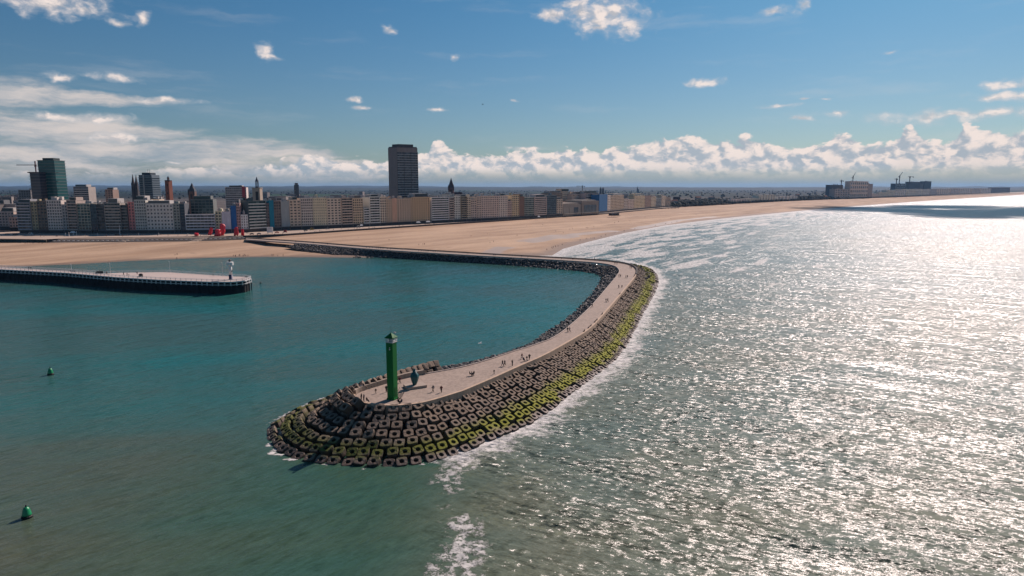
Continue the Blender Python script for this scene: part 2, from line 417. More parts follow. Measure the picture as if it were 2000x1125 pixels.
for pl, rad in zip(pools, (16, 20, 16, 16)): wet_ = np.maximum(wet_, np.clip(1 - dist_to(XY, pl) / rad, 0, 1))
structure(put('beach', grid_mesh('beach', P, m_sand, {'t': np.tile(T, (len(P), 1)), 'wet': wet_})))

# ------------------------------------------------------------------ water
xs = np.unique(np.r_[-24000, -16000, -8000, -4000, np.arange(-2000, -700, 100), np.arange(-700, -140, 10), np.arange(-140, 300, 2.5), np.arange(300, 1200, 10), np.arange(1200, 5000, 60), 6000, 9000, 16000, 24000].astype(float))
ys = np.unique(np.r_[-3000, -800, -200, 0, np.arange(40, 90, 10), np.arange(90, 560, 2.5), np.arange(560, 1400, 8), np.arange(1400, 5000, 40), np.arange(5000, 14000, 300), 18000, 24000].astype(float))
X, Y = np.meshgrid(xs, ys, indexing='ij'); XY = np.stack([X.ravel(), Y.ravel()], -1)
toe_sea = [p[:2] for p in B_toe]
d_toe = dist_to(XY, toe_sea)
d_front = dist_to(XY, [p[:2] for p in B_toe[9:]])
d_shore = dist_to(XY, [p[:2] for p in water_line[9:]])
seam = L((880, 902, 0), (905, 955, 0), (890, 1010, 0), (905, 1060, 0), (880, 1110, 0), (880, 1250, 0))
seam.append((-15, -800, 0))
d_seam = dist_to(XY, seam)
spine = [(p[0] * .5 + q[0] * .5, p[1] * .5 + q[1] * .5) for p, q in zip(W_edge[9:], B_toe[9:])]
sea_poly = [(-15, -3000)] + [p[:2] for p in seam[::-1]] + [(-14, 150)] + spine[1:] + [p[:2] for p in far_edge] + [(-2000, 800), (-2000, 60000), (70000, 60000), (70000, -3000)]
ins = inside(XY, sea_poly)
bnd = dist_to(XY, [(-15, -3000)] + [p[:2] for p in seam[::-1]])
sgn = np.where(ins, 1, -1) * np.where(Y.ravel() < 128, bnd, 99); sea = np.where(Y.ravel() < 128, np.clip(.5 + sgn / 34, 0, 1), ins * 1.0)
sea = sea * sea * (3 - 2 * sea)
hd = np.clip(1 - np.hypot(XY[:, 0] + 20, XY[:, 1] - 120) / 75, 0, 1)
m_sea, n = new_mat('water')
pos = n.n('ShaderNodeNewGeometry').outputs['Position']
a_sea, a_toe, a_shore, a_seam, a_head, a_front = [n.attr(k_) for k_ in ('sea', 'toe', 'shore', 'seam', 'head', 'front')]
def mp(rz, sc, loc=(0, 0, 0)):  # first number: along the direction rz, second: across it
    return n.n('ShaderNodeMapping', {0: pos, 1: loc, 2: (0, 0, R(rz)), 3: (1 / sc[0], 1 / sc[1], 1)}, vector_type='TEXTURE').outputs[0]
big = n.noise(pos, .006, 4, .6)
tur = n.noise(mp(15, (.006, .02, 1)), 1.0, 5, .62)
hcol = n.mix(n.ss(n.m('ADD', big, n.m('MULTIPLY', n.m('SUBTRACT', tur, .5), .8)), .36, .66), (.038, .100, .084), (.016, .128, .120))
fary = n.ss(n.n('ShaderNodeSeparateXYZ', {0: pos}).outputs[1], 95, 210)
hcol = n.mix(fary, n.mix(n.ss(tur, .35, .65), (.080, .088, .052), (.052, .096, .072)), hcol)
hcol = n.mix(n.m('MULTIPLY', n.ss(a_head, .15, .75), .5), hcol, (.014, .085, .052))
scol = n.mix(n.ss(n.m('ADD', big, n.m('MULTIPLY', n.m('SUBTRACT', tur, .5), .7)), .36, .64), (.150, .152, .095), (.095, .130, .098))
scol = n.mix(n.ss(a_shore, 60, 320, .7, 0.0), scol, (.045, .105, .10))
col = n.mix(a_sea, hcol, scol)
# foam
f_a = n.noise(pos, .55, 7, .68); f_b = n.noise(pos, .12, 5, .6); f_c = n.noise(mp(56, (.014, .075, 1)), 1.0, 6, .62)
lace = n.m('SUBTRACT', 1.0, n.m('MULTIPLY', n.m('ABSOLUTE', n.m('SUBTRACT', f_a, .5)), 9.0), clamp=True)
toe_w = n.ss(n.m('ADD', a_front, n.m('MULTIPLY', n.m('SUBTRACT', f_b, .5), 16)), 0, 13, 1.0, 0.0)
fo_toe = n.ss(n.m('ADD', n.m('MULTIPLY', toe_w, .58), n.m('SUBTRACT', f_a, .5)), .34, .62)
fo_toe = n.m('MULTIPLY', fo_toe, n.m('MULTIPLY_ADD', n.noise(pos, 1.3, 6, .7), 1.9, -.05), clamp=True)
lt = n.ss(n.m('ADD', a_toe, n.m('MULTIPLY', n.m('SUBTRACT', f_b, .5), 5)), .2, 2.2, .5, 0.0)
fo_h = n.ss(n.m('ADD', lt, n.m('SUBTRACT', f_a, .5)), .36, .55)
sw = n.ss(n.m('ADD', a_seam, n.m('MULTIPLY', n.m('SUBTRACT', f_b, .5), 15)), 0, 7.0, 1.0, 0.0)
rdg = n.m('SUBTRACT', 1.0, n.m('MULTIPLY', n.m('ABSOLUTE', n.m('SUBTRACT', n.noise(pos, .8, 6, .7), .5)), 5.0), clamp=True)
rdg = n.m('MULTIPLY', rdg, n.ss(f_a, .36, .60))
fo_s = n.ss(n.m('MULTIPLY', n.m('MULTIPLY', sw, rdg), n.ss(n.noise(pos, .07, 3, .6), .36, .52)), .20, .62)
surf = n.ss(a_shore, 10, 240, 1.0, 0.0)
fo_b = n.m('MULTIPLY', n.ss(n.m('ADD', n.m('MULTIPLY', surf, .18), f_c), .615, .685), n.ss(f_a, .32, .62))
edge = n.ss(n.m('ADD', a_shore, n.m('MULTIPLY', n.m('SUBTRACT', f_b, .5), 30)), 2, 26, 1.0, 0.0)
fo_b = n.m('MAXIMUM', fo_b, n.m('MULTIPLY', edge, n.ss(f_a, .3, .6, .4, 1.0)))
fo_b = n.m('MULTIPLY', n.m('MULTIPLY', fo_b, a_sea), n.ss(a_shore, 150, 280, 1.0, 0.0))
cap = n.m('MULTIPLY', n.ss(n.noise(mp(-35, (.12, .45, 1)), 1.0, 6, .7), .72, .79), n.m('MULTIPLY', a_sea, .7))
foam = n.m('MAXIMUM', n.m('MAXIMUM', fo_toe, fo_h), n.m('MAXIMUM', n.m('MAXIMUM', n.m('MULTIPLY', fo_s, .8), fo_b), cap), clamp=True)
col = n.mix(n.m('MULTIPLY', toe_w, n.m('MULTIPLY', a_sea, .35)), col, (.20, .23, .19))
col = n.mix(foam, col, (.60, .58, .55))
# waves
h1 = n.noise(mp(-38, (.022, .085, 1)), 1.0, 3, .5)
h2 = n.noise(mp(-28, (.14, .40, 1), (3, 9, 0)), 1.0, 4, .6)
h3 = n.noise(mp(-10, (.8, 1.6, 1)), 1.0, 4, .65)
g1 = n.noise(mp(54, (.03, .15, 1)), 1.0, 3, .5)
g2 = n.noise(mp(48, (.2, .75, 1)), 1.0, 4, .6)
hs = n.m('ADD', n.m('ADD', n.m('MULTIPLY', h1, 4.2), n.m('MULTIPLY', h2, .62)), n.m('MULTIPLY', h3, .20))
hh_ = n.m('ADD', n.m('ADD', n.m('MULTIPLY', g1, .75), n.m('MULTIPLY', g2, .34)), n.m('MULTIPLY', h3, .05))
hgt = n.m('ADD', n.m('MULTIPLY', hs, n.m('MULTIPLY', a_sea, .5)), n.m('MULTIPLY', hh_, n.m('SUBTRACT', 1.0, a_sea)))
hgt = n.m('ADD', hgt, n.m('MULTIPLY', foam, .12))
bp = n.n('ShaderNodeBump', {'Strength': 1.0, 'Distance': 1.0, 'Height': hgt})
chop = n.v('SUBTRACT', n.noise(mp(-22, (.42, .90, 1)), 1.0, 6, .78, out=1), (.5, .5, .5))
chop_h = n.v('SUBTRACT', n.noise(mp(52, (.28, .9, 1)), 1.0, 5, .65, out=1), (.5, .5, .5))
ch = n.v('ADD', n.v('MULTIPLY', n.v('MULTIPLY', chop, (3.5, 2.9, 0)), n.n('ShaderNodeCombineXYZ', {0: a_sea, 1: a_sea, 2: 0.0}).outputs[0]),
         n.v('MULTIPLY', chop_h, (.75, .85, 0)))
gust = n.m('MULTIPLY_ADD', n.ss(n.noise(mp(-34, (.030, .085, 1)), 1.0, 4, .62), .30, .70), .95, .50)
ch = n.v('SCALE', ch); n.put(ch.node.inputs['Scale'], gust)
nrm = n.v('NORMALIZE', n.v('ADD', bp.outputs[0], ch))
rough = n.m('MULTIPLY_ADD', foam, .5, n.m('MULTIPLY_ADD', a_sea, .17, .11))
b = n.n('ShaderNodeBsdfPrincipled', {'Base Color': col, 'Roughness': rough, 'IOR': 1.333, 'Specular IOR Level': n.m('MULTIPLY_ADD', a_sea, .12, .32), 'Normal': nrm})
n.n('ShaderNodeOutputMaterial', {0: b.outputs[0]})
Zw = np.zeros_like(X)
structure(put('water', grid_mesh('water', np.stack([X, Y, Zw], -1), m_sea, {'sea': sea, 'toe': d_toe, 'shore': d_shore, 'seam': d_seam, 'head': hd, 'front': d_front})))

# ------------------------------------------------------------------ hills on the skyline and air
m_hill = mat('hill', (.014, .024, .020), .95, .4, .004)
xh = np.linspace(-24000, 26000, 500)
def ridge(y0, h0, amp, seed):
    r = np.random.default_rng(seed); z = np.zeros_like(xh)
    for k_ in range(1, 60): z += np.sin(xh / 50000 * 2 * np.pi * k_ * 1.7 + r.uniform(0, 7)) * r.normal() / k_ ** .62
    z = h0 + amp * z / 2.0
    return np.stack([np.stack([xh, np.full_like(xh, y0 + d), np.where(q > 0, z * q, 0)], -1) for d, q in ((-900, 0), (-250, .8), (0, 1), (700, .7), (2500, 0))], 1)
for nm, y0, h0, am, sd in (('hills', 17000, 62, 13, 3), ('hills.001', 12500, 44, 8, 5), ('hills.002', 9000, 30, 8, 11)):
    structure(put('hills', grid_mesh('hills', ridge(y0, h0, am, sd), m_hill)))
m_haze, n = new_mat('haze')
n.n('ShaderNodeOutputMaterial', {1: n.n('ShaderNodeVolumePrincipled', {'Color': (.27, .52, .88, 1), 'Density': 2.8e-5, 'Anisotropy': .25}).outputs[0]})
hz_ = MB().box(-30000, 30000, -4000, 27000, -6, 150).build('haze', m_haze); hz_['kind'] = 'stuff'

# ------------------------------------------------------------------ breakwater
bw = thing('breakwater', 'long curved concrete breakwater armoured with hollow blocks on its sea side', 'breakwater')
m_conc = mat('deck_concrete', (.365, .285, .228), .85, .2, .16, dirt=.30)
m_para = mat('parapet_concrete', (.52, .38, .27), .9, .2, .6, dirt=.25)
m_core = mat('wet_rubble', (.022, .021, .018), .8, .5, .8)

def closed(a, b_): return list(a) + list(b_)[::-1]
Wd = smooth_poly(W_edge + far_edge, 2); Id = smooth_poly(I_edge, 2)
# deck: strip between its two edges, matched by running length
nU = 260
def by_len(pl, n_):
    pl = np.array(pl); s = np.r_[0, np.cumsum(np.hypot(*np.diff(pl[:, :2], axis=0).T))]
    return np.stack([np.interp(np.linspace(0, s[-1], n_), s, pl[:, i]) for i in range(3)], -1)
tipW = smooth_poly(W_edge[:8] , 2)
deck_out = smooth_poly(W_edge[9:] + far_edge, 2)
head_fan = MB()
poly = [tuple(p) for p in smooth_poly([W_edge[i] for i in range(0, 10)], 2)] + [tuple(I_edge[1])]
zt = 7.0
P = []
keysW = [(-12, 156.2, 7), (-5.2, 167, 7), (1.4, 178.4, 7), (8.8, 190.7, 6.9), (15.8, 205.5, 6.8), (26, 227.7, 6.6)] + L((1185, 605, 6.2), (1215, 570, 5.8), (1240, 540, 5.4), (1243.5, 526, 5.2), (1226, 516, 5.1), (1180, 510, 5.0)) + far_edge
keysI = L((830, 731, 6.95), (899, 719, 6.9), (950, 705, 6.9), (1000, 688, 6.8), (1040, 676, 6.7), (1090, 658, 6.6), (1150, 605, 6.2), (1180, 570, 5.9), (1205, 540, 5.5), (1212, 529, 5.2), (1203, 519, 5.1), (1170, 513, 5.0),
          (1100, 508.5, 4.9), (1000, 503, 4.9), (900, 497.5, 5.1), (800, 491.5, 5.3), (700, 485, 5.7), (600, 476, 6.4), (480, 468, 7.2))
def dens(keys, n_=10):
    o = []
    for a, b_ in zip(keys[:-1], keys[1:]):
        for t in np.linspace(0, 1, n_, endpoint=False): o.append(np.array(a) * (1 - t) + np.array(b_) * t)
    o.append(np.array(keys[-1])); o = np.array(o)
    ker = np.ones(9) / 9; q = o.copy()
    for i in range(3):
        e = np.r_[np.full(4, o[0, i]), o[:, i], np.full(4, o[-1, i])]; q[:, i] = np.convolve(e, ker, 'valid')
    q[0], q[-1] = o[0], o[-1]
    return q
KW, KI = dens(keysW), dens(keysI)
cW = [(-12, 156.2, 7), (-19.3, 147.8, 7), (-23.5, 145.8, 7), (-27.5, 145.3, 7), (-32.8, 147, 7), (-36, 150.5, 7), (-36.5, 155, 7), (-33.5, 159.5, 7), (-27, 168, 6.98), tuple(keysI[0])]
KH = smooth_poly(cW, 3)
mb = MB()
top = [tuple(p) for p in KH]
mb.add(top, [tuple(range(len(top)))[::-1]])
nrow = len(KW)
vs = [tuple(p) for p in KW] + [tuple(p) for p in KI]
mb.add(vs, [(i, i + 1, nrow + i + 1, nrow + i) for i in range(nrow - 1)])
me = mb.mesh('deck', m_conc)
bm = bmesh.new(); bm.from_mesh(me); bmesh.ops.recalc_face_normals(bm, faces=bm.faces)
for f in bm.faces:
    if f.normal.z < 0: f.normal_flip()
bm.to_mesh(me); bm.free()
put('deck', me, bw)

def wall_strip(name, line, out, w_, h_up, h_dn, m_, parent, closed_ends=True):
    "a wall that runs along a line; out = +1 puts its thickness to the right of the walking direction"
    line = np.array(line); d = np.gradient(line[:, :2], axis=0); d /= np.linalg.norm(d, axis=1)[:, None] + 1e-9
    nrm_ = np.stack([d[:, 1], -d[:, 0]], -1) * out
    P = []
    for p, q in zip(line, nrm_):
        a, b_ = p[:2] + q * .02, p[:2] + q * w_
        P.append([(*a, p[2] - h_dn), (*a, p[2] + h_up), (*b_, p[2] + h_up), (*b_, p[2] - h_dn)])
    P = np.array(P); nn = len(P); m2 = MB(); vs = P.reshape(-1, 3)
    fs = [(i * 4 + j, i * 4 + j + 1, (i + 1) * 4 + j + 1, (i + 1) * 4 + j) for i in range(nn - 1) for j in range(3)] + [(0, 1, 2, 3), tuple(range(nn * 4 - 1, nn * 4 - 5, -1))]
    m2.add(vs, fs); return m2.build(name, m_, parent)
# low parapet on the sea side: starts at the head and ends where the beach begins
headfront = KH[:int(len(KH) * .80)]
sea_line = np.vstack([KH[:int(len(KH) * .62)][::-1], KW[1:]])
wall_strip('parapet', sea_line, 1, .75, .42, 1.9, m_para, bw)
inner_wall = np.array([tuple(p) for p in KH[int(len(KH) * .62):]])
wall_strip('head_wall', inner_wall, -1, .8, 1.15, 1.2, mat('head_wall_concrete', (.36, .29, .225), .9, .2, .5, dirt=.3), bw)
wall_strip('kerb', KI, -1, .35, .22, .8, mat('kerb_concrete', (.42, .35, .30), .85, .15, .5), bw)
# the higher wall that shelters the far stretch from the beach side
far_wall = KW[82:]
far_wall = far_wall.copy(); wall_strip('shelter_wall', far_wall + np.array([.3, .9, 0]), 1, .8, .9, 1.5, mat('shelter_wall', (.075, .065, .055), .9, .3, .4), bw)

def lerp_rows(A, B, t): return A * (1 - t) + B * t
A = dens(W_edge, 12); B_ = dens(B_toe, 12)
# rubble core under the armour, a little below its face
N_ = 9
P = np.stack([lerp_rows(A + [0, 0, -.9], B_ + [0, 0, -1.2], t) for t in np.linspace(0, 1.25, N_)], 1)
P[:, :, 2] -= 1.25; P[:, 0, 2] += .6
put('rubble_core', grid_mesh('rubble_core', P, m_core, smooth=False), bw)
A2 = KI.copy()
# harbour-side slope
RT = R_toe + [tuple(at(600, 489, 3.6)), tuple(at(480, 474, 5.6))]
iA = dens(L((800, 733, 6.9)) + I_edge[1:], 8); iB = dens(R_toe + L((640, 492, 3.0), (560, 480, 5.0)), 8)
iB = by_len(iB, 220)
iA = np.array([KI[np.argmin(np.hypot(*(KI[:, :2] - p[:2]).T))] for p in iB]); iA = np.array([np.convolve(np.r_[np.full(4, iA[0, i]), iA[:, i], np.full(4, iA[-1, i])], np.ones(9) / 9, 'valid') for i in range(3)]).T
P = np.stack([lerp_rows(iA + [0, 0, -.9], iB + [0, 0, -1.0], t) for t in np.linspace(0, 1.2, 5)], 1)
put('rubble_slope', grid_mesh('rubble_slope', P, m_core, smooth=False), bw)

# hollow armour block: a rounded square ring, its corners drawn out a little
m_block, n = new_mat('armour_concrete')
geo = n.n('ShaderNodeNewGeometry'); pos = geo.outputs['Position']
rr = n.m('FRACT', n.m('ADD', n.n('ShaderNodeObjectInfo').outputs['Random'], geo.outputs['Random Per Island']))
z_ = n.n('ShaderNodeSeparateXYZ', {0: pos}).outputs[2]
fn = n.noise(pos, .9, 5, .65); cn = n.noise(pos, .07, 3, .6)
conc = n.mix(fn, (.12, .086, .06), (.29, .215, .155))
conc = n.mix(n.ss(rr, 0, 1, 0.0, .55), conc, (.16, .13, .105))
zz_ = n.m('ADD', z_, n.m('ADD', n.m('MULTIPLY', n.m('SUBTRACT', cn, .5), 2.2), n.m('MULTIPLY', n.m('SUBTRACT', rr, .5), .35)))
alg = n.m('MULTIPLY', n.ss(zz_, .7, 1.5), n.ss(zz_, 2.0, 3.3, 1.0, 0.0))
alg = n.m('MULTIPLY', alg, n.ss(n.m('ADD', n.m('MULTIPLY', fn, .75), n.m('ADD', n.m('MULTIPLY', rr, .08), n.m('MULTIPLY', cn, .5))), .42, .62))
xx_ = n.ss(n.m('ADD', n.n('ShaderNodeSeparateXYZ', {0: pos}).outputs[0], n.m('MULTIPLY', n.m('SUBTRACT', cn, .5), 60)), -40, 15)
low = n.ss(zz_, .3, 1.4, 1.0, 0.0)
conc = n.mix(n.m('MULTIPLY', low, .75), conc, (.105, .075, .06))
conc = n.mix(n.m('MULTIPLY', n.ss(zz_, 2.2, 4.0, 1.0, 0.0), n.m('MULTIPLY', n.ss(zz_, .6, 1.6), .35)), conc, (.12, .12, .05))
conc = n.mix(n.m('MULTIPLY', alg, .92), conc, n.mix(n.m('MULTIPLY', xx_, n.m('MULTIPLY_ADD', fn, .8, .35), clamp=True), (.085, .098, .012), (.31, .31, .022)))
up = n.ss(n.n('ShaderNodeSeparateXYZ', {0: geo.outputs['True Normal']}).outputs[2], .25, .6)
conc = n.mix(n.m('MULTIPLY_ADD', up, -.75, .75), conc, (.05, .042, .034))  # steep sides painted darker, standing in for shade in the gaps
finish(n, conc, n.m('MULTIPLY_ADD', low, -.3, .9), n.n('ShaderNodeBump', {'Strength': .5, 'Distance': .3, 'Height': fn}).outputs[0], spec=.3)

def block_mesh(seed):
    r = random.Random(seed); m2 = MB(); N = 20; rings = []
    sk = r.uniform(.06, .16)
    def outer(s_, z):
        o = []
        for i in range(N):
            a = 2 * math.pi * (i + .5) / N; c_, s2 = math.cos(a), math.sin(a)
            rad = 1 / (abs(c_) ** 6.5 + abs(s2) ** 6.5) ** (1 / 6.5)
            rad *= 1 + sk * math.cos(2 * (a - math.pi / 4)) * .55
            o.append((1.12 * s_ * rad * c_ , 1.04 * s_ * rad * s2, z))
        return o
    def inner(rad_, z):
        return [(rad_ * 1.08 * math.cos(2 * math.pi * (i + .5) / N), rad_ * math.sin(2 * math.pi * (i + .5) / N), z) for i in range(N)]
    rings = [outer(.92, -1.05), outer(1.0, -.1), outer(1.0, .52), outer(.93, .68), inner(.53, .68), inner(.44, .52), inner(.40, -.9)]
    vs = []
    for k_, rg_ in enumerate(rings):
        for x, y, z in rg_: vs.append((x + r.uniform(-.025, .025), y + r.uniform(-.025, .025), z + r.uniform(-.03, .03)))
    fs = [(j * N + i, j * N + (i + 1) % N, (j + 1) * N + (i + 1) % N, (j + 1) * N + i) for j in range(len(rings) - 1) for i in range(N)]
    m2.add(vs, fs); return m2
blocks = [block_mesh(i) for i in range(5)]
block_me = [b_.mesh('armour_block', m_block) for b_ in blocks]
SA = smooth_poly([(p[0], p[1], p[2] - (.0 if i < 9 else .9)) for i, p in enumerate(W_edge)], 2); SB = smooth_poly(B_toe, 2)
ROWS = 7
place = []
cam_v = Vector((0, 0, CAM_H))
for k_ in range(ROWS):
    t = (k_ + .42) / ROWS
    line = lerp_rows(SA + [0, 0, -.35], SB + [0, 0, -.55], t)
    seg = np.r_[0, np.cumsum(np.hypot(*np.diff(line[:, :2], axis=0).T))]
    s_ = 1.3 * (k_ % 2)
    while s_ < seg[-1]:
        u = np.interp(s_, seg, np.arange(len(seg))); i = min(int(u), len(seg) - 2); f = u - i
        p = line[i] * (1 - f) + line[i + 1] * f
        a_ = SA[i] * (1 - f) + SA[i + 1] * f; b_ = SB[i] * (1 - f) + SB[i + 1] * f
        along = Vector(line[i + 1] - line[i]); along.z = 0; along.normalize()
        outv = Vector(b_ - a_); outv.z = 0; outv -= along * outv.dot(along); outv.normalize()
        wid = np.hypot(*(b_ - a_)[:2]); slope = math.atan2(a_[2], wid) + R(9)
        nz = Vector((outv.x * math.sin(slope), outv.y * math.sin(slope), math.cos(slope)))
        rough_ = 1.0 + 1.4 * min(1, max(0, (s_ / seg[-1] - .62) * 4)) + (1.0 if k_ == 0 else 0)
        nz = (nz + Vector(rng.normal(0, .065 * rough_, 3))).normalized()
        xa = (along + Vector(rng.normal(0, .10 * rough_, 3))).normalized(); ya = nz.cross(xa).normalized(); xa = ya.cross(nz)
        M = Matrix((xa, ya, nz)).transposed().to_4x4()
        M.translation = Vector(p) + Vector((rng.normal(0, .16), rng.normal(0, .16), rng.normal(0, .16) + .1))
        head = p[1] < 175 and p[0] < -20
        if not (M.translation.y > 470):
            place.append(((M.translation - cam_v).length, M, rng.integers(5)))
        s_ += 2.78 + rng.normal(0, .1)
# a second course stands on edge along the harbour side of the head
for row in range(2):
    lineA = resample(smooth_poly(W_edge[:6], 2), 1.9 if row == 0 else 2.3); lineB = by_len(smooth_poly(B_toe[:6], 2), len(lineA))
    for p, q in zip(lineA, lineB):
        o_ = Vector(q - p); o_.z = 0; o_.normalize(); al = Vector((-o_.y, o_.x, 0))
        nz = (o_ * .62 + Vector((0, 0, .78)) + Vector(rng.normal(0, .06, 3))).normalized(); xa = (al + Vector(rng.normal(0, .06, 3))).normalized(); ya = nz.cross(xa).normalized(); xa = ya.cross(nz)
        M = Matrix((xa, ya, nz)).transposed().to_4x4(); M.translation = Vector(p) + o_ * (2.0 + 2.6 * row) + Vector((0, 0, .75 - .75 * row))
        place.append(((M.translation - cam_v).length, M, rng.integers(5)))
place.sort(key=lambda e: e[0])
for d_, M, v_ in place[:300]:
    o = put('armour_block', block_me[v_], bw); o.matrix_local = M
def joined(name, items, kinds, m_, parent):
    mb_ = MB()
    for d_, M, v_ in items:
        b_ = kinds[v_]; V = np.array(b_.v); V = V @ np.array(M.to_3x3()).T + np.array(M.translation); mb_.add([tuple(q) for q in V], b_.f)
    o = mb_.build(name, m_, parent); o['kind'] = 'stuff'; return o
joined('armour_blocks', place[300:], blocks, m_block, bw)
NBLOCK = len(place)

# boulders of the harbour side
m_rock = mat('dark_rock', (.105, .098, .092), .75, .55, .35, rnd=.0)
def rock_mesh(seed):
    r = np.random.default_rng(seed); bm = bmesh.new()
    for v in r.normal(size=(13, 3)):
        v = v / np.linalg.norm(v) * r.uniform(.8, 1.05) * np.array([1, .8, .62]); bm.verts.new(v)
    bmesh.ops.convex_hull(bm, input=bm.verts)
    for v in [v for v in bm.verts if not v.link_faces]: bm.verts.remove(v)
    bm.verts.index_update(); m2 = MB(); m2.add([tuple(v.co) for v in bm.verts], [[v.index for v in f.verts] for f in bm.faces]); bm.free(); return m2
rocks = [rock_mesh(i) for i in range(8)]
rock_me = [q.mesh('boulder', m_rock) for q in rocks]
rp = []
segI = np.r_[0, np.cumsum(np.hypot(*np.diff(iB[:, :2], axis=0).T))]
def rock_at(p, size):
    M = Matrix.Rotation(rng.uniform(0, 6.28), 4, 'Z') @ Matrix.Rotation(rng.uniform(-.5, .5), 4, 'X') @ Matrix.Rotation(rng.uniform(-.5, .5), 4, 'Y') @ Matrix.Diagonal((size, size, size, 1))
    M.translation = Vector(p); rp.append(((M.translation - cam_v).length / size ** .5, M, rng.integers(8)))
for i in range(len(iB) - 1):
    ln = segI[i + 1] - segI[i]; a_, b_ = iA[i], iB[i]; wd_ = max(3.0, np.linalg.norm(b_ - a_))
    for _ in range(int(ln * wd_ / 1.35 + rng.random())):
        t = rng.uniform(.06, 1.12); f = rng.random()
        p = (iA[i] * (1 - f) + iA[i + 1] * f) * (1 - t) + (iB[i] * (1 - f) + iB[i + 1] * f) * t
        rock_at(p + [0, 0, -.55 + rng.normal(0, .18)], rng.uniform(.55, 1.25))
# sea side of the far stretch and the scatter where the breakwater leaves the beach
for q in resample(SA[-14:] , 1.2):
    for _ in range(3): rock_at(np.array([q[0] + rng.uniform(1.6, 9), q[1] + rng.uniform(1, 8), q[2] - .9 - rng.uniform(0, 2.2)]), rng.uniform(.7, 1.3))
for (x0, y0, x1, y1) in ((690, 498, 770, 503), (655, 481, 715, 488)):
    for _ in range(90): rock_at(np.array(at(rng.uniform(x0, x1), rng.uniform(y0, y1), .8 if y0 > 490 else 3.0)), rng.uniform(.5, 1.1))
rp.sort(key=lambda e: e[0])
for d_, M, v_ in rp[:300]:
    o = put('boulder', rock_me[v_], bw); o.matrix_local = M
joined('boulders', rp[300:], rocks, m_rock, bw)

def deck_z(x, y):
    allp = np.vstack([KW, KI, KH]); return float(allp[np.argmin((allp[:, 0] - x) ** 2 + (allp[:, 1] - y) ** 2), 2])
def on_deck(px, py):
    z = 6.0
    for _ in range(6): p = at(px, py, z); z = deck_z(p.x, p.y)
    return at(px, py, z)

# ------------------------------------------------------------------ green harbour light
m_green = mat('green_paint', (.003, .15, .028), .5, .10, .6, spec=.22)
m_white = mat('white_paint', (.72, .70, .66), .5, .08, .8)
m_dark = mat('dark_metal', (.03, .03, .032), .5, .2, 1.0)
m_glass = glass_mat('lantern_glass', (.22, .26, .26), (.4, .42, .4))
base = at(767, 779, 7.0); Yl = base.y
lh = thing('lighthouse', 'tall slim green harbour light standing on the round head of the breakwater', 'lighthouse', base, R(-22))
zt = zat(Yl, 668) - 7
def sq(a): return [(-a, -a), (a, -a), (a, a), (-a, a)]
MB().prism(sq(.86), 0, zt).build('shaft', m_green, lh)
MB().prism(sq(.98), 0, .35).build('plinth', m_green, lh)
g = MB().prism(sq(.99), zt, zt + .12).build('gallery', m_white, lh)
rl = MB()
for i in range(-3, 4):
    for sx_, sy_ in ((i / 3 * .98, -.98), (i / 3 * .98, .98)): rl.box(sx_ - .02, sx_ + .02, sy_ - .02, sy_ + .02, zt + .12, zt + .98)
    if abs(i) < 3:
        for sx_ in (-.98, .98): rl.box(sx_ - .02, sx_ + .02, i / 3 * .98 - .02, i / 3 * .98 + .02, zt + .12, zt + .98)
for z in (zt + .5, zt + .98):
    for s2 in (-1, 1): rl.box(-1, 1, s2 * .98 - .03, s2 * .98 + .03, z, z + .06).box(s2 * .98 - .03, s2 * .98 + .03, -.94, .94, z, z + .06)
rl.build('railing', m_white, g)
MB().lathe([(.6, zt + .12), (.6, zt + 1.25)], 8).build('lantern', m_glass, lh)
for sx_ in (-.75, .75):
    for sy_ in (-.75, .75): MB().box(sx_ - .05, sx_ + .05, sy_ - .05, sy_ + .05, zt + .12, zt + 1.3).build('lantern_post', m_white, lh)
rz_ = zat(Yl, 658.5) - 7; ra = zat(Yl, 650) - 7
rf = MB().prism(sq(1.08), rz_ - .12, rz_, sq(1.08)).prism(sq(1.08), rz_ + .003, ra, sq(.05)).build('roof', mat('roof_green', (.003, .12, .022), .62, .1, .8, spec=.2), lh)
MB().tube((0, 0, ra), (0, 0, ra + 1.6), .03).tube((1.15, -.2, rz_), (1.15, -.2, rz_ + 1.1), .035).build('aerial', m_dark, rf)
MB().box(.9, 1.35, -.45, .05, rz_ + 1.05, rz_ + 1.3).build('weather_sensor', mat('grey_metal', (.3, .3, .3), .5, .1, 1), rf)
MB().lathe([(.0, -.17), (.13, -.12), (.16, 0), (.12, .14), (.0, .2)], 8, (.12, -.93, zt - 1.55)).lathe([(.0, -.12), (.1, -.08), (.12, 0), (.09, .1), (.0, .14)], 8, (.12, -.93, zt - 1.15)).build('signal_lamp', m_white, lh)
MB().box(.862, .92, -.4, .4, .9, 2.9).build('door', mat('dark_green_paint', (.004, .09, .02), .5, .1, 1), lh)

st = thing('staircase', 'small dark steel staircase against the right side of the green harbour light', 'staircase', base + Vector((1.75, 1.2, 0)), R(-22))
for i in range(6): MB().box(-.55, .55, -1.3 + i * .3, -1.04 + i * .3, .14 + .2 * i, .19 + .2 * i).build('tread', m_dark, st)
for s2 in (-1, 1):
    MB().tube((s2 * .6, -1.3, .1), (s2 * .6, .5, 1.25), .06).build('stringer', m_dark, st)
    h = MB().tube((s2 * .6, -1.3, 1.05), (s2 * .6, .5, 2.2), .035)
    for i in range(4): h.tube((s2 * .6, -1.3 + .6 * i, .1 + .38 * i), (s2 * .6, -1.3 + .6 * i, 1.05 + .38 * i), .03)
    h.build('handrail', m_dark, st)

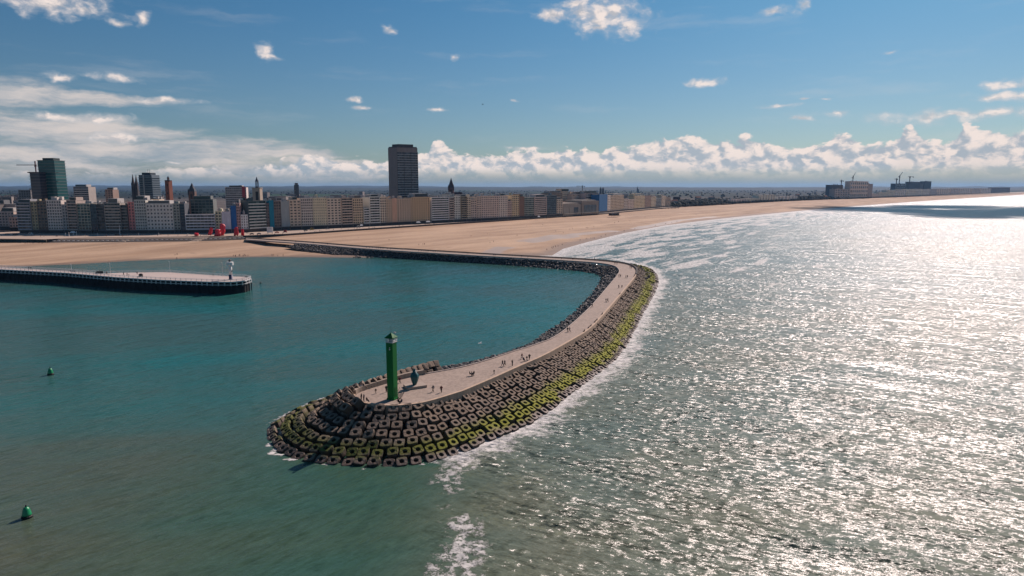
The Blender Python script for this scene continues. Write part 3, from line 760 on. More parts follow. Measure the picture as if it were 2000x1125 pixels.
# ------------------------------------------------------------------ teal vase and its plinth
pc = at(810, 756, 7.0)
pl_ = tag(MB().prism([(-2.6, -1.6), (2.4, -1.9), (2.7, 1.5), (-2.2, 1.8)], 0, .62).build('plinth', mat('plinth_concrete', (.36, .29, .235), .85, .12, .6)), 'low wide concrete plinth under the teal vase sculpture', 'plinth')
pl_.location = pc; pl_.rotation_euler = (0, 0, R(32))
vb = Vector((pc.x, pc.y, 7.62)); hv = zat(pc.y, 720) - 7.62
m_teal = mat('teal_bronze', (.010, .085, .095), .45, .25, .9, spec=.3)
vs_ = thing('vase', 'big faceted teal vase sculpture with a pinched neck on a low plinth', 'sculpture', vb, R(10))
prof = [(.42, 0), (.55, .06), (.78, .2), (1.0, .38), (1.12, .52), (.98, .64), (.66, .74), (.40, .80)]
MB().lathe([(r_ * hv / 4.0, z * hv) for r_, z in prof], 7).build('vase_body', m_teal, vs_)
MB().lathe([(r_ * hv / 4.0, z * hv) for r_, z in [(.40, .802), (.54, .84), (.33, .88), (.28, .95), (.12, 1.0)]], 7).build('vase_neck', m_teal, vs_)

# ------------------------------------------------------------------ buoys
def buoy(px, py, name, label, s_=1.0):
    b_ = thing(name, label, 'buoy', at(px, py, 0), R(20)); b_.scale = (s_,) * 3
    MB().lathe([(.7, -.5), (.98, -.15), (1.0, .35), (.85, .52), (.3, .56)], 14).build('float', mat('black_float', (.008, .010, .009), .6, .2, 1), b_)
    MB().lathe([(.88, .56), (.84, .75), (.62, 1.7), (.38, 2.15), (.2, 2.2)], 10).build('tower', mat('buoy_green', (.008, .23, .085), .35, .1, 1, spec=.5), b_, smooth=True)
    MB().lathe([(.14, 2.2), (.16, 2.35), (.13, 2.6), (.02, 2.66)], 8).build('lantern', m_dark, b_)
    MB().tube((.62, .3, .5), (.3, .2, 2.2), .04).tube((-.62, -.3, .5), (-.3, -.2, 2.2), .04).build('ladder_rail', m_dark, b_)
buoy(53, 1011, 'buoy', 'green conical buoy floating nearest in the lower left corner of the water', .86)
buoy(99, 732, 'buoy.001', 'green conical buoy floating farther off on the left, level with the harbour light', .9)
mk = thing('mooring_float', 'tiny dark float on the water just right of the white pier end', 'buoy', at(509, 553.5, 0))
MB().lathe([(.35, -.3), (.6, 0), (.5, .4), (.12, .62)], 10).build('float', mat('black_float', (.008, .010, .009)), mk)
MB().tube((0, 0, .6), (0, 0, 1.0), .06).build('stem', m_dark, mk)

# ------------------------------------------------------------------ wooden pier with the white light
DZ = 6.5
m_pile = mat('tarred_timber', (.012, .012, .013), .8, .4, .8)
m_pw = mat('weathered_white', (.72, .70, .68), .7, .2, .8, dirt=.3)
m_pd = mat('pier_planks', (.47, .39, .345), .85, .14, .4)
pier = thing('pier', 'long timber pier with white railing on black piles across the harbour water', 'pier')
near_ = L((-260, 520, DZ), (0, 525.5, DZ), (130, 532.5, DZ), (229, 541, DZ), (312, 546, DZ), (416, 550, DZ), (455, 550, DZ), (478, 547.5, DZ), (490, 543.5, DZ))
far_ = L((-260, 516, DZ), (0, 521.2, DZ), (130, 528.5, DZ), (205, 534.0, DZ), (232, 532.6, DZ), (325, 531.2, DZ), (390, 535.6, DZ), (442, 539, DZ), (478, 540.6, DZ), (490, 543.2, DZ))
def prism_part(name, poly, z0, z1, m_, par):
    return MB().prism([(p[0], p[1]) for p in poly], z0, z1).build(name, m_, par)
outline = list(near_) + list(far_)[::-1][1:]
prism_part('deck', outline, DZ - .3, DZ, m_pd, pier)
nl = resample(near_, 3.15); fl_ = resample(far_, 3.15)
pile_low = MB().tube((0, 0, -2), (0, 0, 4.2), .27, 7).mesh('pile', m_pile)
pile_top = MB().box(-.24, .24, -.24, .24, 4.2, DZ - .32).mesh('pile_head', m_pw)
post_me = MB().box(-.07, .07, -.07, .07, DZ, DZ + 1.12).mesh('rail_post', mat('post_grey', (.2, .2, .21), .7, .1, 1))
def inward(p, d):
    c_ = np.array([np.interp(p[0], [q[0] for q in far_], [q[0] for q in far_]), np.interp(p[0], [q[0] for q in far_], [q[1] for q in far_])])
    return p[1] + min(d, max(0.5, c_[1] - p[1] - .6))
cnt = 0
for i, p in enumerate(nl):
    o = put('pile', pile_low, pier, (p[0], p[1] + .3, 0)); put('pile_head', pile_top, o)
    put('rail_post', post_me, pier, (p[0], p[1] + .15, 0))
    for d in (3.0, 6.5, 11):
        if cnt < 240: put('pile', pile_low, pier, (p[0] + rng.uniform(-.8, .8), inward(p, d), 0)); cnt += 1
for p in fl_[:-1]: put('rail_post', post_me, pier, (p[0], p[1] - .15, 0))
def rail(name, line, dy, z0, z1, w_, m_):
    mb_ = MB()
    for a_, b_ in zip(line[:-1], line[1:]):
        d = np.array([b_[0] - a_[0], b_[1] - a_[1]]); q = np.array([-d[1], d[0]]) / (np.hypot(*d) + 1e-6) * w_
        mb_.prism([(a_[0] - q[0], a_[1] - q[1] + dy), (b_[0] - q[0], b_[1] - q[1] + dy), (b_[0] + q[0], b_[1] + q[1] + dy), (a_[0] + q[0], a_[1] + q[1] + dy)], z0, z1)
    mb_.build(name, m_, pier)
for z in (.42, .78, 1.12):
    rail('rail', near_, .15, DZ + z, DZ + z + .10, .05, mat('rail_white', (.74, .73, .71), .6, .1, 1)); rail('rail', far_, -.15, DZ + z, DZ + z + .10, .05, mat('rail_white', (.74, .73, .71)))
rail('edge_beam', near_, -.16, DZ - .55, DZ - .02, .14, m_pw); rail('edge_beam', far_, .16, DZ - .55, DZ - .02, .14, m_pw)
rail('brace', near_, .3, 4.5, 4.8, .12, m_pw)
inner_l = [(p[0] - (.9 if k_ > 6 else 0), inward(p, 1.4)) for k_, p in enumerate(near_)]
rail('shade_screen', inner_l, 0, -1.0, DZ - .35, .1, m_pile)  # added dark screen behind the front piles, deepening the shade under the deck
wb = at(451, 546, DZ)
wl_ = thing('lighthouse', 'small white round lighthouse with dark blue foot near the pier end', 'lighthouse', wb); hw = zat(wb.y, 506.5) - DZ
m_blue = mat('dark_blue_paint', (.012, .02, .075), .5, .1, 1)
MB().lathe([(1.15, 0), (1.15, .3), (.98, .32), (.93, hw * .25)], 14).build('foot', m_blue, wl_, True)
MB().lathe([(.93, hw * .252), (.8, hw * .70)], 14).build('shaft', m_white, wl_, True)
MB().lathe([(.85, hw * .70), (1.75, hw * .715), (1.75, hw * .86), (1.6, hw * .87)], 14).build('gallery', m_white, wl_)
MB().lathe([(.62, hw * .87), (.62, hw * .94)], 10).build('lantern', m_glass, wl_)
MB().lathe([(.72, hw * .94), (.6, hw * .965), (.3, hw * .985), (.06, hw * 1.01)], 12).build('cap', mat('dark_red_paint', (.10, .012, .014), .5, .1, 1), wl_, True)
MB().box(.75, 1.0, -.4, .3, hw * .38, hw * .46).build('window', m_dark, wl_)
for k_, (px, py, y1, lb) in enumerate(((140, 529.5, 516, 'leftmost thin lamp post on the walkway of the timber pier'), (216, 534, 514, 'thin pale lamp post at the start of the wide pier platform'), (332, 532, 511, 'thin pale lamp post at the middle of the far pier railing'), (435, 539, 513, 'thin pale lamp post just left of the white lighthouse'))):
    b_ = at(px, py, DZ); t_ = thing('lamp_post', lb, 'lamp post', b_, 0, 'lamp posts on the pier'); hh2 = zat(b_.y, y1) - DZ
    MB().tube((0, 0, 0), (0, 0, hh2), .12, 6, .07).build('pole', m_pw, t_); MB().box(-.5, .15, -.14, .14, hh2, hh2 + .16).build('lamp_head', m_pw, t_)
# two dark winch huts / benches on the pier
b_ = at(194, 534.5, DZ); t_ = thing('boat', 'dark covered dinghy tilted up on the pier walkway', 'boat', b_, R(8))
hull = MB(); secs = [(-1.9, .30, .5), (-1.2, .62, .75), (0, .8, .95), (1.2, .62, .9), (2.0, .12, .75)]
vs = []
for x, hw_, z in secs: vs += [(x, -hw_, .35 + z), (x, -hw_ * .6, .25), (x, 0, .1), (x, hw_ * .6, .25), (x, hw_, .35 + z)]
hull.add(vs, [(i * 5 + j, (i + 1) * 5 + j, (i + 1) * 5 + j + 1, i * 5 + j + 1) for i in range(4) for j in range(4)]); hull.build('hull', mat('dark_hull', (.02, .025, .025), .6, .2, 1), t_)
MB().add([(x, s2 * hw_, .36 + z + (.25 if s2 == 0 else 0)) for x, hw_, z in secs for s2 in (-1, 0, 1)], [(i * 3 + j, (i + 1) * 3 + j, (i + 1) * 3 + j + 1, i * 3 + j + 1) for i in range(4) for j in range(2)]).build('cover', mat('dark_tarp', (.025, .03, .032), .8, .2, 1), t_)
b_ = at(275, 540.5, DZ); t_ = thing('kiosk', 'small dark rounded hut standing alone on the pier platform', 'kiosk', b_, R(12))
MB().prism([(-1, -.7), (1, -.7), (1.1, .7), (-.9, .8)], 0, 1.35, [(-.8, -.55), (.85, -.6), (.9, .6), (-.7, .6)]).build('body', mat('brown_hut', (.045, .035, .03), .8, .2, 1), t_)
MB().prism([(-.95, -.7), (.98, -.72), (1.0, .7), (-.85, .75)], 1.352, 1.75, [(-.4, -.35), (.5, -.4), (.45, .3), (-.35, .35)]).build('roof', mat('brown_roof', (.03, .026, .025), .8, .2, 1), t_)
MB().box(-.3, .3, -.80, -.62, .1, 1.1).build('door', m_dark, t_)

# ------------------------------------------------------------------ town: generator for the buildings
GLASS = {'d': glass_mat('window_dark', (.022, .03, .034), (.16, .15, .14)), 'g': glass_mat('window_green', (.02, .045, .045), (.09, .13, .12)), 'b': glass_mat('window_blue', (.018, .035, .055), (.08, .12, .15))}
m_shop = mat('shopfront', (.055, .05, .05), .5, .5, .5)
m_roof = mat('roof_felt', (.13, .12, .115), .9, .3, .15)
m_hut = mat('roof_hut', (.46, .43, .40), .8, .2, .2)
WALLS = {}
def wallm(c):
    key = 'wall_%d_%d_%d' % tuple(int(x * 100) for x in c)
    return mat(key, c, .85, .14, .22, dirt=.22)
def building(name, cat, label, xa, xb, ytop, style, col, depth=15.0, back=0.0, cols=None, floors=None, fh=3.0, ground=3.6, glass='d', hut=True, ybase=None, group=None, ww=.64, wh=.56, yaw=None, trim=None, far=False):
    A, B = facade_at(xa), facade_at(xb)
    if back or ybase is not None:
        if ybase is not None:
            Yd = at((xa + xb) / 2, ybase, 8.0).y
        else: Yd = None
        def push(p, px):
            Y_ = Yd if Yd is not None else p.y + back
            return Vector((xat(px, Y_, 8.0), Y_, 8.0))
        A, B = push(A, xa), push(B, xb)
    d = B - A; d.z = 0; wd = d.length - .12; rz = math.atan2(d.y, d.x) if yaw is None else yaw
    H = zat((A.y + B.y) / 2, ytop) - 8.0
    t = thing(name, label, cat, A, rz, group)
    wf = (1.86, 1.74, 1.62); col = tuple(min(.8, q * f) for q, f in zip(col, wf)); trim = tuple(min(.82, q * f) for q, f in zip(trim, wf)) if trim else None; wm = wallm(col); tm = wallm(trim) if trim else wm
    floors = floors or max(1, int(round((H - ground - .8) / fh))); fh = (H - ground - .8) / floors
    cols = cols or max(1, int(round(wd / 3.4)))
    rec = .4; y0 = 0.0
    wall = MB().box(0, wd, rec + .02, depth, 0, H - .5)
    cw = wd / cols
    if style in ('grid', 'glass'):
        if style == 'glass': ww, wh = .9, .80
        for i in range(cols + 1):
            x0 = max(0, i * cw - cw * (1 - ww) / 2); x1 = min(wd, i * cw + cw * (1 - ww) / 2)
            wall.box(x0, x1, y0, rec, ground, H)
        for j in range(floors + 1):
            z0 = ground if j == 0 else ground + j * fh - fh * (1 - wh) / 2
            z1 = H - .004 if j == floors else ground + j * fh + fh * (1 - wh) / 2
            wall.box(.004, wd - .004, .03, rec - .004, z0 + .002, z1)
    elif style == 'band':
        for x in (0, wd): wall.box(max(0, x - .35), min(wd, x + .35), y0 - 1.0, rec, ground, H)
        wall.box(.36, wd - .36, .03, rec, H - .9, H - .004)
    elif style == 'blank':
        wall.box(0, wd, .0, rec, ground, H)
    wall.build('wall', wm, t)
    MB().box(.02, wd - .02, .25, rec + .015, 0, ground - .003).build('shopfront', m_shop, t)
    if ground > 3 and style != 'blank' and not far:
        MB().box(.05, wd - .05, -1.2, .2, ground - .5, ground - .2).build('canopy', wallm((.20, .18, .17)) if rng.random() < .6 else wallm((.42, .38, .34)), t)
    if style in ('grid', 'glass'):
        pane = MB().box(0, cw * ww - .02, 0, .04, 0, fh * wh - .02).mesh('window', GLASS[glass])
        for j in range(floors):
            for i in range(cols):
                put('window', pane, t, (i * cw + cw * (1 - ww) / 2 + .01, rec - .05, ground + j * fh + fh * (1 - wh) / 2 + .01))
    elif style == 'band':
        bal = MB().box(.37, wd - .37, -1.25, rec, 0, .22).box(.37, wd - .37, -1.25, -1.13, .22, 1.12).mesh('balcony', tm)
        pane = MB().box(0, cw - .25, 0, .04, 0, fh - .5).mesh('window', GLASS[glass])
        for j in range(floors):
            put('balcony', bal, t, (0, 0, ground + j * fh))
            for i in range(cols):
                put('window', pane, t, (i * cw + .12, rec - .06, ground + j * fh + .25))
    roof = MB().box(.15, wd - .15, rec + .1, depth - .1, H - .498, H - .2).build('roof', m_roof, t)
    if hut and not far and wd > 9 and rng.random() < .55:
        e0, e1 = rng.uniform(.04, .3) * wd, rng.uniform(.7, .96) * wd; ph_ = rng.uniform(2.2, 4.6); pt = MB().box(e0, e1, rng.uniform(1.5, 4), depth - 1.5, H - .196, H + ph_).build('penthouse', wm if rng.random() < .5 else m_hut, t)
        MB().box(e0 + .6, e1 - .6, 1.2, 1.45, H + .5, H + ph_ - .5).build('window', GLASS[glass], pt)
    if hut:
        for k_ in range(rng.integers(1, 4)):
            x = rng.uniform(.1, .7) * wd; w_ = min(rng.uniform(2, 4.5), wd * .4); y = rng.uniform(2, depth - 5); h = rng.uniform(1.4, 3.4)
            MB().box(x, x + w_, y, y + 3, H - .198, H + h).build(rng.choice(['lift_housing', 'chimney']), m_hut if rng.random() < .7 else wm, roof)
    return t, wd, H

W_, CR, TN, GY, DK = (.46, .43, .40), (.40, .34, .275), (.34, .265, .195), (.24, .225, .215), (.085, .08, .08)
PK = (.42, .34, .31)
# x from, x to, top row, style, wall colour, label, extra
ROWB = [
 (-60, -22, 400, 'grid', GY, 'grey apartment block cut off by the left edge of the photo', {}),
 (38, 65, 395.6, 'band', (.20, .21, .23), 'grey blue apartment block at the left street corner, with wide dark balconies', dict(trim=(.27, .28, .31))),
 (65.3, 77, 393, 'grid', (.26, .23, .15), 'narrow olive apartment house second from the left street corner', dict(ww=.6)),
 (77.3, 95.5, 392, 'grid', (.13, .105, .085), 'dark brown apartment house left of the white gridded block', dict(ww=.7, wh=.6)),
 (96, 125, 390.5, 'grid', (.43, .40, .38), 'whitish block with dark corner windows in front of the teal high rise', dict(cols=6)),
 (125.3, 136, 399, 'grid', (.25, .25, .25), 'narrow grey house right of the whitish block with dark corner windows', dict(ww=.6)),
 (136.3, 155, 391, 'band', (.27, .23, .21), 'brown grey block with light canopy over its door, left of the green glazed front', dict(trim=(.30, .26, .235))),
 (155.3, 180, 397, 'glass', (.36, .36, .30), 'pale framed block with greenish glazed grid and white roof terrace', dict(glass='g')),
 (180.3, 193, 398, 'glass', (.07, .09, .10), 'narrow dark blue glass block right of the greenish glazed grid', dict(glass='b')),
 (193.3, 208, 398.5, 'band', (.06, .06, .065), 'almost black apartment block left of the broad grey banded one', dict(trim=(.09, .085, .085))),
 (208.3, 240, 396, 'band', (.23, .22, .205), 'broad grey block with long pale balcony bands left of the pink house', dict(trim=(.31, .29, .265))),
 (240.3, 253.5, 400, 'band', (.09, .085, .08), 'dark narrow block with thin balconies touching the pink house', dict(trim=(.16, .15, .14))),
 (254, 266, 394, 'grid', (.42, .17, .16), 'slim pink red house between two apartment blocks', dict(ww=.5)),
 (266.3, 289, 390, 'grid', (.36, .37, .35), 'pale grey green block right of the slim pink house', dict(cols=5)),
 (289.3, 341, 397.5, 'grid', (.47, .42, .40), 'wide white hotel with eight even columns of square windows', dict(cols=8, floors=7, ww=.5, wh=.42)),
 (341.3, 354, 397, 'grid', (.22, .24, .22), 'narrow grey green house right of the wide white hotel', dict(ww=.6)),
 (354.3, 364, 397, 'glass', (.06, .07, .085), 'narrow dark glass house left of the low white banded building', dict(glass='b')),
 (364.3, 422, 418.5, 'band', (.52, .50, .49), 'low modern white building with ribbon windows behind the red sculptures', dict(trim=(.56, .54, .53), floors=5, hut=False)),
 (422.5, 434.5, 412, 'grid', (.40, .39, .28), 'small pale yellow house right of the low white banded building', {}),
 (435, 452.5, 413, 'blank', (.40, .41, .46), 'windowless pale lilac end wall left of the bright blue slab', {}),
 (453, 463.7, 402, 'blank', (.02, .09, .25), 'bright blue narrow slab building above the red sculptures', {}),
 (464, 471.5, 396, 'grid', (.30, .22, .22), 'thin pinkish house squeezed right of the bright blue slab', dict(cols=2)),
 (472, 486, 419, 'grid', (.50, .48, .48), 'small old white villa with a tiny turret, dwarfed by its neighbours', dict(cols=3, ww=.4)),
 (486.5, 520.5, 392, 'band', (.05, .075, .08), 'dark green glass block with thin white floor bands right of the old villa', dict(trim=(.36, .40, .40), glass='g')),
 (521, 528, 397, 'grid', (.10, .085, .085), 'thin dark house left of the turquoise scaffold net', dict(cols=2)),
 (528.3, 537, 391, 'blank', (.012, .13, .20), 'narrow front wrapped in turquoise netting behind the white billboard', {}),
 (537.3, 550.5, 392, 'grid', (.13, .11, .10), 'dark house with a stack of yellowish windows right of the turquoise net', dict(cols=3)),
 (551, 567, 393, 'blank', (.22, .25, .26), 'grey blue blank party wall left of the cream window grid', {}),
 (567.5, 589.5, 390, 'grid', (.44, .36, .29), 'cream block with three columns of dark windows, first of the cream row', dict(cols=3, ww=.62, wh=.42)),
 (590, 613, 386.5, 'grid', (.42, .39, .36), 'tall whitish block with dense dark windows, second of the cream row', dict(cols=6)),
 (613.4, 640, 386, 'grid', (.44, .40, .30), 'pale yellow block with small windows left of the wide balconied front', dict(cols=7, ww=.35, wh=.4)),
 (640.4, 668, 387, 'grid', (.43, .38, .32), 'cream block with broad windows left of the dark loggias', dict(cols=4, ww=.62, wh=.45)),
 (668.4, 690, 386, 'band', (.36, .30, .25), 'block with two stacks of deep dark loggias in the middle of the cream row', dict(trim=(.38, .32, .27))),
 (690.4, 710.5, 387, 'grid', (.40, .33, .24), 'sandy block right of the deep dark loggias', dict(cols=5)),
 (711, 722.5, 406, 'band', (.50, .48, .46), 'low white house standing in a gap in front of a bare grey wall', dict(trim=(.52, .5, .48))),
 (723, 743, 384, 'band', (.48, .47, .45), 'tall white framed glass front left of the big dark tower', dict(trim=(.50, .49, .47))),
 (743.4, 756, 384, 'grid', (.45, .38, .31), 'narrow cream block under the left corner of the big dark tower', dict(cols=3)),
 (756.4, 767, 389, 'grid', (.36, .29, .22), 'beige house below the grey side of the big dark tower', dict(cols=3, ww=.35)),
 (767.3, 776, 387, 'blank', (.40, .27, .20), 'narrow salmon coloured front below the big dark tower', {}),
 (776.3, 804, 388, 'grid', (.38, .31, .24), 'beige block with a fine window grid below the big dark tower', dict(cols=6, ww=.4)),
 (804.4, 840, 385, 'grid', (.39, .30, .195), 'ochre yellow block right of the big dark tower', dict(cols=8, ww=.45)),
 (843, 877, 385, 'band', (.50, .50, .48), 'white banded glass block with zigzag framed side left of the brick church spire', dict(trim=(.52, .52, .50), glass='g')),
 (877.4, 887, 386, 'band', (.26, .23, .21), 'narrow brown block with dark loggias below the brick church spire', dict(trim=(.36, .33, .30))),
 (887.3, 900, 383, 'grid', (.49, .46, .44), 'white gridded block right of the brick church spire', dict(cols=4)),
 (900.3, 912, 384, 'band', (.17, .16, .11), 'olive dark banded block right of the white gridded block', dict(trim=(.24, .22, .17))),
 (912.3, 920, 384, 'grid', (.44, .39, .31), 'slim cream block right of the olive banded one', dict(cols=2)),
 (920.3, 931, 390, 'grid', (.40, .35, .31), 'lower cream house in the dip between two taller cream blocks', dict(cols=3)),
 (931.3, 940, 383.5, 'grid', (.43, .37, .32), 'slim tall cream block left of the broad pinkish window grid', dict(cols=3)),
 (940.3, 974, 382.5, 'grid', (.45, .37, .335), 'broad pinkish white block with many small dark windows', dict(cols=9, ww=.5)),
 (974.3, 992, 382, 'grid', (.47, .40, .37), 'pinkish white block with white huts on its roof', dict(cols=5, ww=.45)),
 (992.3, 1000, 393, 'grid', (.36, .30, .27), 'low pinkish house in the gap left of the yellowish tall block', dict(cols=2)),
 (1000.3, 1014, 380.5, 'grid', (.43, .36, .24), 'tall yellowish block standing in front of a shaded brown wall', dict(cols=4)),
 (1014.3, 1024, 384, 'blank', (.14, .095, .075), 'shaded brown side wall left of the dark green glass block', {}),
 (1024.3, 1043, 385, 'glass', (.30, .33, .30), 'dark green glass block with white floor lines', dict(glass='g')),
 (1043.3, 1067, 385, 'band', (.46, .38, .36), 'pinkish white balcony block right of the dark green glass block', dict(trim=(.47, .40, .38))),
 (1068, 1087, 381, 'glass', (.12, .16, .18), 'blue grey glass block left of the low casino', dict(glass='b')),
 (1087.3, 1099, 389, 'grid', (.44, .38, .31), 'narrow cream block touching the left end of the casino', dict(cols=3)),
 (1170, 1186, 379.5, 'blank', (.015, .085, .21), 'deep blue wrapped tower block right of the casino', {}),
 (1186.3, 1192, 381, 'grid', (.42, .39, .37), 'slim pale block right of the deep blue wrapped tower', dict(cols=2)),
 (1192.3, 1218, 381.5, 'grid', (.33, .27, .21), 'brown beige gridded block, second right of the deep blue tower', dict(cols=10)),
 (1218.3, 1226, 388, 'grid', (.34, .30, .27), 'low narrow house right of the brown beige gridded block', dict(cols=3)),
 (1226.3, 1238, 389, 'grid', (.38, .32, .29), 'low pinkish houses front between two taller beige blocks', dict(cols=4)),
 (1238.3, 1259, 382.5, 'grid', (.40, .34, .24), 'sandy yellow block left of the brown pair near the end of the row', dict(cols=8)),
 (1259.3, 1271, 382.5, 'grid', (.22, .165, .145), 'reddish brown block near the right end of the seafront row', dict(cols=5)),
 (1271.3, 1281, 384, 'grid', (.37, .33, .26), 'pale block right of the reddish brown block', dict(cols=4)),
 (1281.3, 1291, 388, 'glass', (.25, .29, .32), 'small blue grey glazed block near the right end of the row', dict(glass='b')),
 (1292, 1300, 383, 'grid', (.40, .35, .29), 'left one of the twin beige slabs that end the seafront row', dict(cols=3)),
 (1301, 1309, 384.5, 'grid', (.35, .30, .25), 'right one of the twin beige slabs that end the seafront row', dict(cols=3)),
]
for xa, xb, yt, st_, c_, lb, ex in ROWB: building('apartment_building', 'building', lb, xa, xb, yt, st_, c_, **ex)
# villa turret and roof details
def box_at(name, m_, par, *a): return MB().box(*a).build(name, m_, par)

# second row and landmarks behind the sea front: (x0,x1,top,style,colour,label,back,extra)
BACK = [
 (376, 420, 389, 'glass', (.10, .115, .115), 'taller dark glass block with pale columns behind the low white building', 22, dict(glass='g', cols=6)),
 (300, 316, 389, 'grid', (.42, .36, .28), 'cream upper storey block set back behind the wide white hotel', 20, dict()),
 (474, 488, 391, 'blank', (.025, .05, .045), 'dark green wall behind the old white villa', 30, dict()),
 (150, 179, 364.5, 'band', (.26, .24, .225), 'grey banded apartment block above the roofs right of the teal high rise', 260, dict(trim=(.34, .33, .32), glass='b')),
 (210, 225, 370, 'grid', (.20, .15, .13), 'brown apartment block in the roofs left of the twin cathedral spires', 300, dict()),
 (443, 484, 365.5, 'band', (.40, .37, .36), 'long white banded block with a red stair tower behind the sea front', 420, dict(trim=(.42, .40, .39))),
 (712, 723, 384, 'blank', (.30, .30, .31), 'bare grey party wall above the low white house', 16, dict()),
 (576, 585.5, 361, 'glass', (.07, .07, .075), 'lone slim dark tower block far behind the cream row', 900, dict()),
 (878, 884, 378.5, 'blank', (.46, .41, .37), 'pale roof pavilion below the brick church spire', 12, dict()),
 (1072, 1098, 376, 'grid', (.20, .165, .14), 'brown block rising behind the left part of the casino', 60, dict()),
 (1097, 1113, 374, 'grid', (.42, .36, .29), 'cream block with pale flat roof behind the casino', 80, dict()),
 (1118, 1142, 379, 'grid', (.33, .28, .25), 'pinkish brown block behind the middle of the casino', 60, dict()),
 (1142, 1168.5, 377, 'band', (.30, .25, .25), 'tall block with white balcony bands behind the right end of the casino', 40, dict(trim=(.46, .42, .42))),
 (42, 66, 371, 'grid', (.14, .14, .145), 'grey block at the foot of the unfinished tower', 200, dict()),
 (-30, 22, 398, 'grid', (.10, .11, .12), 'long dark roofed block at the left edge behind the street', 120, dict()),
 (0, 30, 413, 'grid', (.34, .29, .27), 'pale terraced front along the street at the left edge', 60, dict()),
 (20, 37, 424, 'grid', (.40, .30, .27), 'low pinkish shops at the left street corner', 40, dict()),
]
for xa, xb, yt, st_, c_, lb, bk, ex in BACK: building('apartment_building', 'building', lb, xa, xb, yt, st_, c_, back=bk, **ex)
t = bpy.data.objects['apartment_building']

# the white villa's turret
def spire(name, par, m_, x, y, z0, z1, r_, n_=8):
    return MB().lathe([(r_, z0), (r_ * .95, z0 + .02), (.03, z1)], n_, (x, y, 0), math.pi / n_).build(name, m_, par)
m_slate = mat('slate', (.05, .06, .075), .7, .2, .4)

# casino: low stepped beige hall with a large glazed front
A, B = facade_at(1099.5), facade_at(1167); d = B - A; wd = d.length; rz = math.atan2(d.y, d.x)
cz = thing('casino', 'low beige casino hall with stepped roof and a large dark glazed bay', 'casino', A, rz); mC = wallm((.36, .31, .26)); mC2 = wallm((.42, .37, .31))
H1 = zat(A.y, 400) - 8; H2 = zat((A.y + B.y) / 2, 393) - 8
MB().box(0, wd * .50, 0, 34, 0, H1).build('wing', mC2, cz); MB().box(wd * .50, wd, -2, 36, 0, H2).build('hall', mC, cz)
MB().box(wd * .02, wd * .48, 1.0, 33, H1 + .01, H1 + 2.2).build('roof', mC, cz); MB().box(wd * .54, wd * .97, 1, 34, H2 + .01, H2 + 1.6).build('roof', mC2, cz)
bay = MB().box(wd * .555, wd * .92, -2.3, -1.99, 2.2, H2 * .70).build('glazed_bay', GLASS['b'], cz)
for i in range(9):
    x = wd * (.555 + .365 * i / 8); MB().box(x - .2, x + .2, -2.65, -2.31, 2.2, H2 * .70).build('mullion', mC2, bay)
for i, (a_, b_) in enumerate(((.02, .15), (.18, .27), (.30, .42))):
    MB().box(wd * a_, wd * b_, -.3, -.01, 2, H1 * .72).build('window', GLASS['b'] if i == 2 else wallm((.46, .41, .34)), cz)
MB().box(-.5, wd + .5, -5, -2.7, 3.0, 3.5).build('canopy', mC2, cz)

# ------------------------------------------------------------------ landmark towers
def tower(name, label, cat, xa, xm, xb, yl, yr, back, ):
    pass
# main tower: grey blind side to the left, balcony front to the right
Yt = at(790, 437, 8).y + 45
L0_ = Vector((xat(761.5, Yt + 9, 8), Yt + 9, 8)); M0 = Vector((xat(778.5, Yt - 4, 8), Yt - 4, 8)); R0 = Vector((xat(818, Yt + 11, 8), Yt + 11, 8))
bt = thing('tower_block', 'tall dark tower block with grey blind side, highest building in the town', 'tower block', M0)
Ht = zat(M0.y, 288) - 8; l = L0_ - M0; r = R0 - M0
def quad_prism(a_, b_, z0, z1, inset=0.0):
    c_ = a_ + b_; m_ = c_ / 2
    pts_ = [Vector((0, 0, 0)), b_, c_, a_]; return MB().prism([((p - m_) * (1 - inset) + m_)[:2] for p in pts_], z0, z1)
quad_prism(l, r, 0, Ht).build('wall', wallm((.26, .235, .225)), bt)
quad_prism(l, r, Ht + .01, zat(M0.y, 281) - 8, .28).build('penthouse', wallm((.12, .11, .105)), bt)
quad_prism(l, r, Ht + .005, Ht + 1.4, .04).build('roof_parapet', wallm((.14, .13, .125)), bt)
rn = r.normalized(); out = Vector((rn.y, -rn.x, 0)); NF, NB = 27, 9; fh = (Ht - 12) / NF; bw_ = r.length / NB
ang = math.atan2(rn.y, rn.x)
m_bal = mat('tower_balcony', (.27, .30, .32), .6, .3, .3)
bal = MB().box(.1, r.length - .1, -1.0, 0, 0, .18).box(.1, r.length - .1, -1.0, -.9, .18, .95).mesh('balcony', m_bal)
pane = MB().box(.12, bw_ - .12, -.06, -.01, .2, fh - .1).mesh('window', GLASS['b'])
div = MB().box(-.12, .12, -1.02, -.005, 0, Ht - 11).mesh('divider', wallm((.10, .10, .10)))
off = out * .02
for j in range(NF):
    put('balcony', bal, bt, off + Vector((0, 0, 6 + j * fh)), (0, 0, ang))
    for i in range(NB): put('window', pane, bt, off + rn * (i * bw_) + Vector((0, 0, 6 + j * fh)), (0, 0, ang))
for i in range(0, NB + 1, 3): put('divider', div, bt, off + rn * (i * bw_) + Vector((0, 0, 5.5)), (0, 0, ang))

